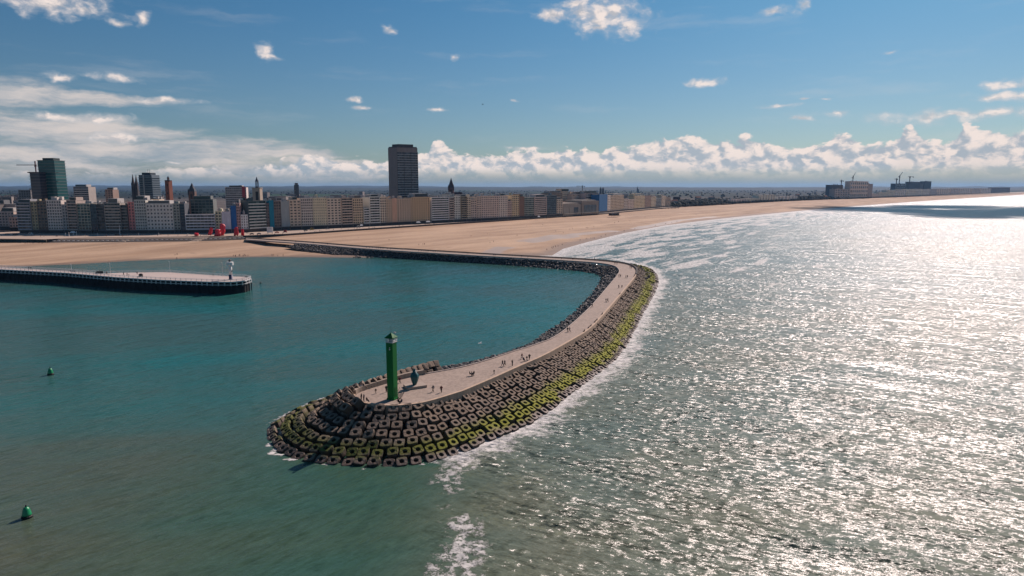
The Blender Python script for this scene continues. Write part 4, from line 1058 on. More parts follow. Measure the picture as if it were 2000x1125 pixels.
# teal high rise under construction and its smaller neighbour
def slab_tower(label, x0, x1, ytop, back, colg, slabc, flare=0.0, group=None, fhs=3.2, lean=0.0):
    Y_ = at(100, 455, 8).y + back; xa_, xb_ = xat(x0, Y_, 8), xat(x1, Y_, 8); w_ = xb_ - xa_; H_ = zat(Y_, ytop) - 8
    t_ = thing('tower_block', label, 'tower block', ((xa_ + xb_) / 2, Y_, 8)); n_ = int(H_ / fhs)
    for j in range(n_ + 1):
        f = j / n_; hw2 = w_ / 2 * (1 - flare * f); dx = lean * f * w_
        MB().box(dx - hw2 - .5, dx + hw2 + .5, -.7, 19, j * H_ / n_ - .2, j * H_ / n_ + .2).build('floor_slab', slabc, t_)
        if j < n_:
            MB().box(dx - hw2, dx + hw2, 0, 18, j * H_ / n_ + .203, (j + 1) * H_ / n_ - .203).build('glazing', colg, t_)
    return t_, w_, H_
mg1, mg2 = glass_mat('teal_glazing', (.012, .075, .075), (.02, .11, .105)), glass_mat('purple_glazing', (.035, .035, .05), (.07, .06, .07))
t_, w_, H_ = slab_tower('tall teal glazed high rise with ragged scaffold edge, left part of the town', 88.5, 120, 313, 60, mg1, wallm((.13, .17, .17)), -.02, lean=-.06)
MB().box(-w_ * .36, w_ * .30, 3, 14, H_ + .21, H_ + 2.6).build('roof_plant', wallm((.05, .07, .07)), t_)
for k_ in range(6): MB().box(w_ * .5, w_ * .5 + 2.2, 0, 2, H_ * (.22 + .12 * k_), H_ * (.22 + .12 * k_) + .4).build('scaffold_arm', m_dark, t_)
t_, w_, H_ = slab_tower('unfinished tower with purple grey floors left of the teal high rise', 70, 87, 338, 50, mg2, wallm((.16, .13, .14)), -.10)
MB().box(-w_ * .66, w_ * .5, -2, 20, H_ + .21, H_ + 1.2).build('work_platform', wallm((.07, .06, .06)), t_)

def crane(label, px, ybase, ytop, jib_l, jib_r, yj, back=None, Y_=None, luff=False, col=(.10, .075, .07)):
    mY = Y_; x_ = xat(px, mY, 8); zb = zat(mY, ybase); zt_ = zat(mY, ytop); zj = zat(mY, yj); s_ = mY / FPX
    t_ = thing('tower_crane', label, 'crane', (x_, mY, zb)); m_ = mat('crane_%d' % int(col[0] * 100), col, .6, .1, 1); q = max(.5, .55 * s_)
    MB().box(-q, q, -q, q, 0, zt_ - zb).build('mast', m_, t_)
    if luff: MB().tube((0, 0, zj - zb), (jib_r * s_, 0, zt_ - zb + 6 * s_), q * .8, 5).build('jib', m_, t_)
    else: MB().box(jib_l * s_, jib_r * s_, -q * .9, q * .9, zj - zb - q, zj - zb + q * .4).build('jib', m_, t_)
    MB().box(jib_r * s_ * .8 if not luff else -2.5 * s_, (jib_r * s_) if not luff else 0, -q * 1.2, q * 1.2, zj - zb - q * 3, zj - zb - q * 1.1).build('counterweight', m_, t_)
    MB().box(-q * 1.6, q * 1.6, -q * 1.6, q * 1.6, zj - zb - q * 4.2, zj - zb - q * 1.2).build('cab', m_, t_)
crane('thin reddish tower crane rising over the unfinished tower', 81.5, 338, 314.5, -36, 7, 322, Y_=775, col=(.16, .10, .10))
crane('small brown crane far off on the skyline right of the middle', 1137, 376, 362, -12, 5, 363.5, Y_=2200, col=(.09, .07, .07))
crane('crane on the leftmost dark block of the distant resort', 1641, 362, 351, -3, 4, 353, Y_=2500, col=(.07, .06, .06))
crane('crane on the roof of the largest block of the distant resort', 1663, 355, 343, -3, 4, 346, Y_=2450, luff=True, col=(.07, .061, .06))
crane('left one of three cranes over the distant dark blocks', 1748.5, 360, 348, -4, 2, 349.5, Y_=3150, col=(.07, .06, .061))
crane('luffing crane with raised jib, middle one of three over the distant blocks', 1754, 360, 342, -3, 5, 344, Y_=3160, luff=True, col=(.07, .062, .06))
crane('right one of three cranes over the distant dark blocks', 1774, 360, 344, -4, 7, 345, Y_=3150, col=(.071, .06, .06))

# twin spired cathedral
def church_tower(par, px0, px1, ytop, yshoulder, Y_, m_, ox, nm='steeple'):
    w_ = (px1 - px0) / FPX * Y_; zs = zat(Y_, yshoulder) - 8; zt_ = zat(Y_, ytop) - 8; h = w_ / 2
    s_ = MB().box(ox - h, ox + h, -h, h, 0, zs).build(nm, m_, par)
    MB().prism([(ox - h * .95, -h * .95), (ox + h * .95, -h * .95), (ox + h * .95, h * .95), (ox - h * .95, h * .95)], zs + .003, zt_, [(ox - .1, -.1), (ox + .1, -.1), (ox + .1, .1), (ox - .1, .1)]).build('spire', m_, s_)
    for sx_ in (-1, 1):
        for sy_ in (-1, 1): MB().lathe([(h * .2, zs), (h * .18, zs + h * .8), (.02, zs + h * 2.2)], 5, (ox + sx_ * h * .9, sy_ * h * .9, 0)).build('pinnacle', m_, s_)
    for z in (zs * .55, zs * .8): MB().box(ox - h * .3, ox + h * .3, -h - .12, -h - .003, z, z + zs * .14).build('window', m_dark, s_)
    return zs
m_goth = mat('dark_stone', (.075, .068, .07), .9, .2, .2)
Yc = 980; cth = thing('cathedral', 'dark gothic cathedral with two slender spires behind the sea front', 'cathedral', (xat(268.5, Yc, 8), Yc, 8))
o1 = (265.8 - 268.5) / FPX * Yc; o2 = (272.2 - 268.5) / FPX * Yc
zs = church_tower(cth, 263, 268.2, 340, 361, Yc, m_goth, o1); church_tower(cth, 269.8, 275, 341, 362, Yc + 3, m_goth, o2)
MB().box(o1, o2, 1, 55, 0, zs * .62).prism([(o1, 1), (o2, 1), (o2, 55), (o1, 55)], zs * .621, zs * .82, [((o1 + o2) / 2 - .1, 1), ((o1 + o2) / 2 + .1, 1), ((o1 + o2) / 2 + .1, 55), ((o1 + o2) / 2 - .1, 55)]).build('nave', m_goth, cth)

Yg = 800; gx0, gx1 = xat(278.5, Yg, 8), xat(303.5, Yg, 8); wg = gx1 - gx0
gt = thing('office_tower', 'blue glass office tower with a pale vertical strip right of the twin spires', 'office tower', (gx0, Yg, 8)); Hg = zat(Yg, 341.5) - 8
MB().box(0, wg, 0, 18, 0, Hg).build('wall', wallm((.13, .17, .20)), gt)
for j in range(20):
    z = 8 + j * (Hg - 9) / 20
    for a_, b_ in ((0, .33), (.44, 1)): MB().box(wg * a_ + .2, wg * b_ - .2, -.25, -.003, z + .8, z + (Hg - 9) / 20 - .3).build('window_band', GLASS['b'], gt)
    MB().box(-.9, wg + .9, -.7, 18.7, z, z + .5).build('ledge', wallm((.17, .22, .25)), gt)
MB().box(wg * .34, wg * .43, -.9, -.703, 4, Hg).build('stair_strip', wallm((.36, .38, .37)), gt)
MB().box(wg * .16, wg * .82, 3, 15, Hg + .003, zat(Yg, 337) - 8).build('roof_plant', wallm((.06, .08, .095)), gt)
for x in (.42, .55): MB().tube((wg * x, 9, Hg), (wg * x, 9, zat(Yg, 330) - 8), .15).build('aerial', m_dark, gt)

Yb = 860; bx = xat(335, Yb, 8); hb = (339 - 328) / 2 / FPX * Yb
bk_ = thing('clock_tower', 'square red brick tower with a small lantern top right of the blue office tower', 'tower', (bx, Yb, 8)); Hb = zat(Yb, 353) - 8; m_br = mat('red_brick', (.27, .105, .07), .9, .2, .3)
MB().prism([(-hb, -hb * .6), (hb * .55, -hb), (hb, hb * .6), (-hb * .5, hb)], 0, Hb).build('shaft', m_br, bk_)
MB().prism(sq(hb * .9), Hb + .003, Hb + .8, sq(hb * .85)).build('roof', m_slate, bk_)
ln = MB().lathe([(hb * .40, Hb + .81), (hb * .40, zat(Yb, 347) - 8)], 8).build('lantern', wallm((.25, .16, .13)), bk_); MB().lathe([(hb * .48, zat(Yb, 347) - 8 + .003), (hb * .2, zat(Yb, 345.5) - 8), (.03, zat(Yb, 343) - 8)], 8).build('cap', m_slate, ln)
for z in (.5, .7, .88): MB().box(-hb * .2, hb * .1, -hb * .98, -hb * .80, Hb * z, Hb * z + 2).build('window', m_dark, bk_)

def small_church(label, px, w_px, ytop, ysh, Y_, mw, ms, name='church'):
    c_ = thing(name, label, 'church', (xat(px, Y_, 8), Y_, 8)); h = w_px / 2 / FPX * Y_; zs_ = zat(Y_, ysh) - 8; zt_ = zat(Y_, ytop) - 8
    s_ = MB().box(-h, h, -h, h, 0, zs_).build('steeple', mw, c_)
    MB().prism(sq(h * 1.05), zs_ + .003, zt_, sq(.08)).build('spire', ms, s_)
    MB().box(-h * .3, h * .3, -h - .1, -h - .003, zs_ * .8, zs_ * .93).build('window', m_dark, s_)
    MB().box(h + .01, h * 4, -h * 1.5, h * 1.5, 0, zs_ * .6).build('nave', mw, c_)
    MB().prism([(h + .02, -h * 1.6), (h * 4, -h * 1.6), (h * 4, h * 1.6), (h + .02, h * 1.6)], zs_ * .6 + .003, zs_ * .84, [(h + .02, -.1), (h * 4, -.1), (h * 4, .1), (h + .02, .1)]).build('roof', ms, c_)
    for sx_ in (-1, 1): MB().lathe([(h * .22, zs_ * .9), (h * .2, zs_ + h * .3), (.02, zs_ + h * 1.3)], 5, (sx_ * h * .95, -h * .95, 0)).build('pinnacle', ms, s_)
    return c_
small_church('small brick church tower with pointed slate roof left of the white banded block', 380.5, 11, 357, 374, 790, mat('brown_brick', (.17, .105, .085), .9, .2, .3), m_slate)
small_church('brick church with sharp dark spire right of the big dark tower', 882, 10.5, 347, 366.5, 1130, mat('dusk_brick', (.14, .085, .085), .9, .2, .3), mat('dark_spire', (.07, .05, .055), .8, .2, .3))
small_church('tiny far church spire on the horizon right of the casino', 1244.5, 1.6, 363.5, 368, 5200, m_goth, m_goth)
# stone tower with black lantern spire
Ys = 800; so = thing('bell_tower', 'pale stone bell tower with an open black lantern spire above the dark green glass block', 'bell tower', (xat(506.5, Ys, 8), Ys, 8)); h = 7.2 / FPX * Ys; Hs = zat(Ys, 368) - 8; m_st = mat('pale_stone', (.42, .34, .265), .9, .15, .3)
MB().prism(sq(h), 0, Hs).build('shaft', m_st, so); MB().prism(sq(h * 1.1), Hs + .003, Hs + .8).build('cornice', m_st, so)
MB().box(-h * .15, h * .55, -h - .15, -h - .003, Hs * .70, Hs * .92).build('belfry_opening', m_dark, so)
z1 = zat(Ys, 354.5) - 8
lt_ = MB()
for i in range(8): a = i * math.pi / 4; lt_.tube((h * .40 * math.cos(a), h * .40 * math.sin(a), Hs + .8), (h * .36 * math.cos(a), h * .36 * math.sin(a), z1), .35)
lo = lt_.build('lantern_columns', m_slate, so); lo['kind'] = 'stuff'
MB().lathe([(h * .5, z1), (h * .42, z1 + 1.2), (h * .18, z1 + 3.2), (h * .12, z1 + 4.4), (.05, zat(Ys, 345) - 8)], 8).build('cupola', m_slate, so); MB().lathe([(h * .5, Hs + .81), (h * .42, Hs + 2.2)], 8).build('drum', m_slate, so)
# twin dark spires right of the casino
Y2 = 2400; tw = thing('church', 'pair of dark spires on the skyline above the deep blue wrapped tower', 'church', (xat(1175, Y2, 8), Y2, 8))
church_tower(tw, 1171, 1174.3, 364.5, 371, Y2, m_goth, -2.3 / FPX * Y2); church_tower(tw, 1175.7, 1179, 364.8, 371, Y2, m_goth, 2.3 / FPX * Y2)
# red stair tower on the white banded block
tw_ = [o for o in COL.objects if o.get('label', '').startswith('long white banded block')][0]
Ybk = tw_.location.y; sc_w = 1 / FPX * Ybk
MB().box(31 * sc_w, 37 * sc_w, -1.9, -1.4, 4, zat(Ybk, 364) - 8).build('stair_tower', mat('red_panel', (.42, .045, .05), .6, .1, 1), tw_)
vil = [o for o in COL.objects if o.get('label', '').startswith('small old white villa')][0]
hv_ = zat(vil.location.y, 419) - 8
MB().lathe([(1.3, hv_ - .5), (1.3, hv_ + 2.2), (1.5, hv_ + 2.3), (.05, hv_ + 5.2)], 8, (3.6, 2.2, 0)).build('turret', m_hut, vil)
MB().prism([(0, .5), (7, .5), (7, 12), (0, 12)], hv_ - .19, hv_ + 2.2, [(2, 4), (5, 4), (5, 9), (2, 9)]).build('mansard_roof', m_slate, vil)

# ------------------------------------------------------------------ distant buildings beyond the end of the row
FAR = [
 (1427, 1458, 389, 'grid', (.24, .22, .215), 'left grey wing of the long low palace hotel behind the distant beach', {}),
 (1458.5, 1482, 387, 'grid', (.30, .25, .21), 'beige middle of the long low palace hotel behind the distant beach', {}),
 (1482.5, 1514, 380.5, 'grid', (.34, .25, .215), 'pinkish right wing of the long low palace hotel behind the distant beach', {}),
 (1518, 1557, 383, 'grid', (.27, .26, .26), 'low grey racecourse stand behind the distant beach', {}),
 (1622, 1645, 361, 'blank', (.055, .06, .07), 'dark shell of an unfinished block at the left of the distant resort', dict(back=120)),
 (1630, 1659, 369, 'grid', (.15, .14, .14), 'grey block left of the largest building of the distant resort', {}),
 (1659.4, 1694, 354, 'grid', (.24, .21, .19), 'largest grey beige apartment block of the distant resort', dict(cols=9)),
 (1694.4, 1703, 359, 'blank', (.12, .115, .12), 'narrow grey annex right of the largest distant block', {}),
 (1704, 1717, 378, 'grid', (.26, .23, .22), 'low house right of the largest distant block', {}),
 (1717.3, 1731, 375, 'grid', (.32, .26, .235), 'low pinkish block in the distant row, second after the largest', {}),
 (1731.3, 1747, 371.5, 'grid', (.30, .265, .24), 'beige block below the left distant crane', {}),
 (1747.3, 1770, 370, 'grid', (.33, .29, .26), 'pale block in the distant row below the dark crane block', {}),
 (1771, 1786, 369.5, 'grid', (.30, .27, .245), 'left pale block under the twin dark towers of the distant resort', {}),
 (1786.3, 1799, 369, 'grid', (.32, .28, .25), 'right pale block under the twin dark towers of the distant resort', {}),
 (1800, 1815, 369.5, 'grid', (.34, .30, .26), 'pale yellowish block at the foot of the squat dark tower far right', {}),
 (1816, 1829, 369, 'grid', (.17, .175, .19), 'bluish block in the distant row right of the squat dark tower', {}),
 (1830, 1855, 368.5, 'grid', (.26, .23, .215), 'wide greyish block in the distant row, shore end on the right', {}),
 (1856, 1874, 368, 'grid', (.22, .20, .195), 'grey block in the farthest row, left of the last pale ones', {}),
 (1875, 1896, 368, 'grid', (.27, .235, .22), 'pinkish grey block among the last ones of the distant row', {}),
 (1897, 1914, 368.2, 'grid', (.21, .195, .19), 'dull grey block among the last ones of the distant row', {}),
 (1915, 1935, 367.8, 'grid', (.25, .23, .22), 'last pale block of the distant row', {}),
 (1936, 1972, 366, 'blank', (.055, .06, .068), 'long dark wooded block at the far right end of the coast', {}),
 (1747, 1768.5, 358.5, 'grid', (.05, .055, .065), 'dark block with cranes behind the distant row', dict(back=300)),
 (1775, 1795, 355, 'blank', (.055, .058, .066), 'taller dark block left of the squat dark tower in the distant resort', dict(back=320)),
 (1795.3, 1802, 358, 'blank', (.07, .07, .08), 'small step of the dark block behind the distant row', dict(back=320)),
 (1803.5, 1817, 354, 'blank', (.05, .06, .07), 'squat dark tower at the right of the distant resort', dict(back=320)),
]
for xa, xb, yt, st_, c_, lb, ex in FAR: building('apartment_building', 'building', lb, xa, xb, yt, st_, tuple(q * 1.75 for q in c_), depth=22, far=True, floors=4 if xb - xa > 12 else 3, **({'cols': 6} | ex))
# ------------------------------------------------------------------ roofs of the town behind the sea front
m_tile = mat('roof_tile', (.20, .085, .06), .9, .3, .2, rnd=.35); m_tw = mat('town_wall', (.30, .26, .235), .9, .2, .2, rnd=.5); m_flat = mat('flat_roof', (.20, .19, .185), .9, .3, .2, rnd=.5)
def house_mesh(w_, d_, h_, gable):
    a_ = MB().box(-w_ / 2, w_ / 2, 0, d_, 0, h_).mesh('wall', m_tw)
    e = .3
    if gable: r_ = MB().prism([(-w_ / 2 - e, -e), (w_ / 2 + e, -e), (w_ / 2 + e, d_ + e), (-w_ / 2 - e, d_ + e)], h_ + .003, h_ + w_ * .32, [(-w_ / 2 - e, d_ / 2 - .1), (w_ / 2 + e, d_ / 2 - .1), (w_ / 2 + e, d_ / 2 + .1), (-w_ / 2 - e, d_ / 2 + .1)]).mesh('roof', m_tile)
    else: r_ = MB().box(-w_ / 2 - .1, w_ / 2 + .1, -.1, d_ + .1, h_ + .003, h_ + .7).mesh('roof', m_flat)
    win = MB().box(-w_ * .38, w_ * .38, -.12, -.003, 0, 1.4).mesh('window_band', GLASS['d'])
    return a_, r_, win, h_
SEG = [(66, 'the grey blue corner block'), (125, 'the whitish block with dark corner windows'), (208, 'the greenish glazed grid'), (266, 'the slim pink house'), (341, 'the wide white hotel'), (422, 'the low white banded building'), (486, 'the bright blue slab'), (567, 'the turquoise netting'), (640, 'the first cream blocks'), (711, 'the deep dark loggias'), (767, 'the tall white framed glass front'), (843, 'the big dark tower'), (887, 'the zigzag framed glass block'), (940, 'the olive banded block'), (1000, 'the broad pinkish window grid'), (1068, 'the dark green glass block'), (1170, 'the low casino'), (1240, 'the deep blue tower'), (1310, 'the twin beige slabs'), (1427, 'the dark dune scrub'), (1516, 'the palace hotel'), (1622, 'the racecourse stand'), (9999, 'the distant resort row')]
def seg_of(px): return next(s for x, s in SEG if px < x)
HM = [house_mesh(9, 10, 9, True), house_mesh(14, 11, 12, True), house_mesh(18, 14, 17, False), house_mesh(26, 15, 22, False), house_mesh(12, 12, 26, False)]
def house(px, Y_, k_, s_=1.0):
    a_, r_, win, h_ = HM[k_]
    lbl = ('small red roofed house', 'tall gabled house with red tiles', 'flat roofed house', 'long flat roofed block', 'slim flat roofed block')[k_] + ' behind ' + seg_of(px)
    t_ = thing('town_house', lbl, 'house', (xat(px, Y_, 8), Y_, 7.9), rng.uniform(-.4, .5), lbl.split(' behind')[0] + ' group behind ' + seg_of(px)); t_.scale = (s_, 1, s_)
    put('wall', a_, t_); o = put('roof', r_, t_)
    for z in range(int(h_ / 3.2)): put('window_band', win, t_, (0, 0, 1.2 + z * 3.1))
def front_Y(px): return facade_at(px).y
n_h = 0
while n_h < 210:
    px = rng.uniform(-60, 1420) if n_h < 170 else rng.uniform(1520, 1960)
    Y_ = front_Y(px) + 60 + rng.exponential(260 if px < 1250 else 240)
    if 760 < px < 822 and Y_ < 900: continue
    k_ = rng.choice(5, p=[.08, .18, .26, .26, .22]); s_ = rng.uniform(.8, 1.3)
    if zat(Y_, 371) < 8 + HM[k_][3] * s_: s_ *= .7
    if px > 1250: k_ = rng.choice(3)
    if px > 1520: s_ *= .8
    house(px, Y_, k_, s_); n_h += 1
# woods: crowns of bare trees that read as one mass
m_wood = mat('bare_trees', (.04, .032, .026), .95, .5, .05); m_ever = mat('dark_trees', (.014, .022, .016), .95, .5, .05)
def woods(name, items, m_):
    mb_ = MB()
    for x, y, s_ in items:
        n_ = 6; ph = rng.uniform(0, 6)
        prof = [(.45, .10), (.95, .38), (1.0, .62), (.62, .90), (.1, 1.05)]
        base_ = len(mb_.v); vs = []
        for r_, z in prof:
            for i in range(n_):
                a = ph + 2 * math.pi * i / n_; q = rng.uniform(.75, 1.2); vs.append((x + s_ * .75 * r_ * q * math.cos(a), y + s_ * .75 * r_ * q * math.sin(a), 7.9 + s_ * z * rng.uniform(.9, 1.1)))
        mb_.add(vs, [(j * n_ + i, j * n_ + (i + 1) % n_, (j + 1) * n_ + (i + 1) % n_, (j + 1) * n_ + i) for j in range(4) for i in range(n_)])
    o = mb_.build(name, m_); o['kind'] = 'stuff'
woods('woodland', [(xat(px, Y_, 8), Y_, rng.uniform(9, 16)) for px, Y_ in zip(rng.uniform(-150, 90, 900), 1250 + rng.uniform(0, 1, 900) ** 1.2 * 1500)], m_wood)
woods('woodland', [(xat(px, Y_, 8), Y_, rng.uniform(5, 11)) for px, Y_ in [(px, front_Y(px) + rng.uniform(10, 330)) for px in rng.uniform(1305, 1640, 1100)]], m_ever)
woods('woodland', [(xat(px, Y_, 8), Y_, rng.uniform(5, 9)) for px, Y_ in zip(rng.uniform(-200, 1900, 1500), 2600 + rng.uniform(0, 1, 1500) ** 1.3 * 6000) if Y_ > front_Y(px) + 150], m_ever)
woods('hedge', [(p.x, p.y + rng.uniform(-6, 6), rng.uniform(3, 6)) for p in [facade_at(px) for px in rng.uniform(1310, 1640, 420)]], m_ever)

# ------------------------------------------------------------------ quay, ramp and square in front of the town
m_q1 = mat('quay_stone', (.17, .14, .115), .9, .25, .25, dirt=.3); m_q2 = mat('quay_top', (.36, .285, .22), .9, .2, .2); m_mark = mat('marker_white', (.62, .60, .57), .7, .1, 1)
def quay(label, front, topl, zf, zt_, n_step, marks=True):
    "stepped slope between a lower and an upper line"
    q_ = thing('stepped_quay', label, 'quay')
    fr, tp = resample(front, 12.0), None
    k_ = len(fr); tp = by_len(topl, k_)
    for s_ in range(n_step):
        a, b_ = s_ / n_step, (s_ + 1) / n_step
        z0 = zf - .8; z1 = zf + (zt_ - zf) * (s_ + 1) / n_step
        lo, hi = fr * (1 - a) + tp * a, fr * (1 - b_) + tp * b_
        mb_ = MB()
        vs = []
        for p, q in zip(lo, hi): vs += [(p[0], p[1], z0), (p[0], p[1], z1), (q[0], q[1] + .3, z1 - .01)]
        mb_.add(vs, [(i * 3 + j, (i + 1) * 3 + j, (i + 1) * 3 + j + 1, i * 3 + j + 1) for i in range(k_ - 1) for j in range(2)] + [(0, 1, 2), (k_ * 3 - 1, k_ * 3 - 2, k_ * 3 - 3)])
        mb_.build('step', m_q1 if s_ < n_step - 1 else m_q2, q_)
    if marks:
        mm = MB().box(-1.0, 1.0, -.3, .3, 0, .45).mesh('marker_block', m_mark)
        mid = resample(fr * .55 + tp * .45, 4.2); zm = zf + (zt_ - zf) * (int(.45 * n_step) + 1) / n_step
        for p in mid: put('marker_block', mm, q_, (p[0], p[1], zm))
    return q_
quay('long stepped stone quay with a dashed white line below the left half of town', L((95, 474.5, 5.4), (150, 475.5, 5.4), (225, 474.5, 5.4), (300, 473, 5.4), (370, 472, 5.4), (440, 469.5, 5.4), (478, 466.6, 6.2)),
     L((118, 466.5, 7.75), (180, 465, 7.75), (240, 464.5, 7.75), (300, 464, 7.75), (370, 463.2, 7.75), (440, 462, 7.75), (474, 461, 7.75)), 5.3, 7.72, 4)
quay('short low sloping quay wall at the left edge of the beach', L((-300, 477, 5.7), (-60, 470, 5.7), (0, 470.5, 5.7), (50, 471.5, 5.7), (92, 472, 5.7)), L((-300, 473, 7.75), (-60, 466.5, 7.75), (0, 467, 7.75), (50, 467.8, 7.75), (90, 468.5, 7.75)), 5.5, 7.72, 2, False)
for px, lb in ((232, 'left pale landing of steps cutting through the stepped quay'), (375, 'right pale landing of steps cutting through the stepped quay')):
    p = at(px, 473.6 if px < 300 else 472, 5.6); t_ = thing('steps', lb, 'steps', p)
    for i in range(6): MB().box(-3.2, 3.2, i * 5.2 - 1.6, i * 5.2 + 3.6, -1.5, .25 + i * .38).build('step', m_q2, t_)
# ramp wall from the promenade to the breakwater
wall_strip('ramp_wall', KW[-30:], 1, .6, .9, 1.8, m_para, bw)

# ------------------------------------------------------------------ red folded metal shapes on the square
m_red = mat('red_metal', (.58, .010, .022), .35, .12, .8, spec=.5)
def red_shape(px, yb, w_px, yt, label, lean=0.0, seed=1, spike=False):
    b_ = at(px, yb, 7.8); Y_ = b_.y; s_ = Y_ / FPX; w_ = w_px * s_ / 2; h = zat(Y_, yt) - 7.8; r = np.random.default_rng(seed)
    t_ = thing('red_sculpture', label, 'sculpture', b_, r.uniform(-.4, .4), 'red metal sculptures on the seafront square')
    def lump(cx, cz, w2, h2, sd):
        bm = bmesh.new(); rr_ = np.random.default_rng(sd)
        for v in rr_.normal(size=(20, 3)):
            v = v / np.linalg.norm(v); v = np.sign(v) * np.abs(v) ** .55
            bm.verts.new((cx + v[0] * w2 + lean * (cz + v[2] * h2), v[1] * w2 * .8, max(0, cz + v[2] * h2)))
        bmesh.ops.convex_hull(bm, input=bm.verts)
        for v in [v for v in bm.verts if not v.link_faces]: bm.verts.remove(v)
        me = bpy.data.meshes.new('shell'); bm.to_mesh(me); bm.free(); me.materials.append(m_red); return me
    put('shell', lump(0, h * .5, w_, h * .53, seed * 7), t_)
    put('fold', lump(w_ * .55, h * .28, w_ * .55, h * .3, seed * 7 + 1), t_); put('fold', lump(-w_ * .5, h * .2, w_ * .6, h * .22, seed * 7 + 2), t_)
    if spike:
        for a in range(5): put('fin', MB().tube((0, 0, h * .4), (math.cos(a * 1.3) * w_ * 1.1, -.3, h * (.5 + .5 * math.sin(a * 1.3))), w_ * .35, 4, .05).mesh('fin', m_red), t_)
red_shape(384, 461, 8, 454.5, 'small spiky red metal sculpture, leftmost of the red group', 0, 3, True)
red_shape(409.5, 459, 7, 444.5, 'leaning red metal column, second from the left of the red group', .28, 5)
red_shape(425, 461.5, 12, 448, 'low crumpled red metal sculpture at the foot of the tallest red one', .1, 8)
red_shape(434.5, 460, 12, 437, 'tallest bulky upright red metal sculpture on the square', .03, 11)
red_shape(461.5, 461, 8.5, 443.5, 'stacked red metal sculpture, second from the right of the red group', .02, 14)
red_shape(474, 460, 6, 446.5, 'small darkish red metal sculpture, rightmost of the red group', 0, 19)

# white billboard, white sheds and awnings on the promenade
b_ = at(527.5, 456.5, 7.8); s_ = b_.y / FPX
bb = thing('billboard', 'white box shaped billboard on the promenade below the turquoise netting', 'billboard', b_, R(12))
MB().box(-5.5 * s_, 5.5 * s_, -.6, .6, 1.2, 13 * s_).build('panel', m_white, bb)
for sx_ in (-4 * s_, 4 * s_): MB().box(sx_ - .2, sx_ + .2, -.3, .3, 0, 1.19).build('post', m_dark, bb)
for i, (z, w_) in enumerate(((10.6, 3.6), (9.2, 2.6))): MB().box(-w_ * s_, w_ * s_, -.64, -.603, z * s_, (z + .6) * s_).build('print_line', mat('faint_grey', (.42, .43, .46), .8, .1, 1), bb)

CARC = [('red', (.35, .02, .02)), ('white', (.6, .6, .58)), ('black', (.015, .015, .017)), ('grey', (.18, .19, .2)), ('yellow', (.55, .40, .06)), ('blue', (.03, .06, .2))]
def car(px, py, ci, label, rz=0.0, van=False):
    p = at(px, py, 7.85); t_ = thing('parked_car', label, 'van' if van else 'car', p, rz, 'vehicles on the promenade'); nm, c_ = CARC[ci]; m_ = mat('car_' + nm, c_, .3, .05, 1, spec=.5); hh = .95 if not van else 1.9
    bd = MB(); pf = [(-2.1, .35), (-2.15, .75), (-1.5, .92), (-1.0, hh + .48), (.9, hh + .5), (1.45, .95), (2.1, .78), (2.12, .35)]
    n_ = len(pf); vs = [(x, -.85, z) for x, z in pf] + [(x, .85, z) for x, z in pf]
    bd.add(vs, [tuple(range(n_)), tuple(range(2 * n_ - 1, n_ - 1, -1))] + [(i, n_ + i, n_ + (i + 1) % n_, (i + 1) % n_) for i in range(n_)]); bd.build('body', m_, t_)
    for s2 in (-1, 1): MB().box(-.9, .85, s2 * .86 - .008, s2 * .86 + .008, 1.0, hh + .35).build('window', GLASS['d'], t_)
    for x in (-1.35, 1.35):
        for s2 in (-1, 1): MB().tube((x, s2 * .72, .33), (x, s2 * .9, .33), .33, 10).build('wheel', m_dark, t_)
car(541, 455, 0, 'red car parked on the promenade right of the white billboard', R(15)); car(557, 454, 0, 'red van parked on the promenade left of the cream row', R(15), True)
car(609, 449.6, 4, 'yellowish white van parked below the second cream block', R(20), True); car(597, 451, 2, 'black car left of the yellowish van below the cream row', R(20))
car(492, 458, 2, 'dark car near the right end of the red sculptures', R(10)); car(506, 457.5, 3, 'grey car between the red sculptures and the white billboard', R(10))
car(229, 459.8, 2, 'black car in front of the broad grey banded block', R(2)); car(640, 447.8, 3, 'grey car below the pale yellow block', R(20)); car(700, 444.5, 1, 'white van below the sandy block', R(20), True)
car(60, 458.8, 1, 'white van near the left street corner', R(0), True); car(30, 459, 2, 'black car at the left street corner', R(0)); car(14, 458.6, 3, 'grey car at the left edge of the square', R(0))
def tent(px, py, w_px, label):
    p = at(px, py, 7.85); s2 = p.y / FPX; w_ = w_px * s2 / 2; t_ = thing('pavilion', label, 'tent', p, R(15), 'white canopies along the promenade')
    MB().prism([(-w_, -2), (w_, -2), (w_, 2), (-w_, 2)], 2.4, 3.9, [(-w_ * .6, -.1), (w_ * .6, -.1), (w_ * .6, .1), (-w_ * .6, .1)]).build('canopy', m_white, t_)
    for x in (-w_ + .1, w_ - .1):
        for y in (-1.9, 1.9): MB().box(x - .06, x + .06, y - .06, y + .06, 0, 2.4).build('leg', m_dark, t_)
for px, py, w_, lb in ((817, 438.5, 9, 'pale canopy below the ochre yellow block'), (836, 437.3, 9, 'pale canopy right under the corner of the ochre yellow block'), (706, 444.8, 6, 'white canopy in front of the low white house'), (143, 459.4, 9, 'white canopy under the brown grey block near the left'), (1052, 426.5, 5, 'white tents below the pinkish balcony block')):
    tent(px, py, w_, lb)
def flagpole(px, py, yt, lb):
    p = at(px, py, 7.85); t_ = thing('flagpole', lb, 'pole', p, 0, 'white poles on the square'); h = zat(p.y, yt) - 7.85
    MB().tube((0, 0, 0), (0, 0, h), .3, 6, .16).build('pole', m_white, t_); MB().box(-.45, .45, -.45, .45, 0, .35).build('foot', m_mark, t_)
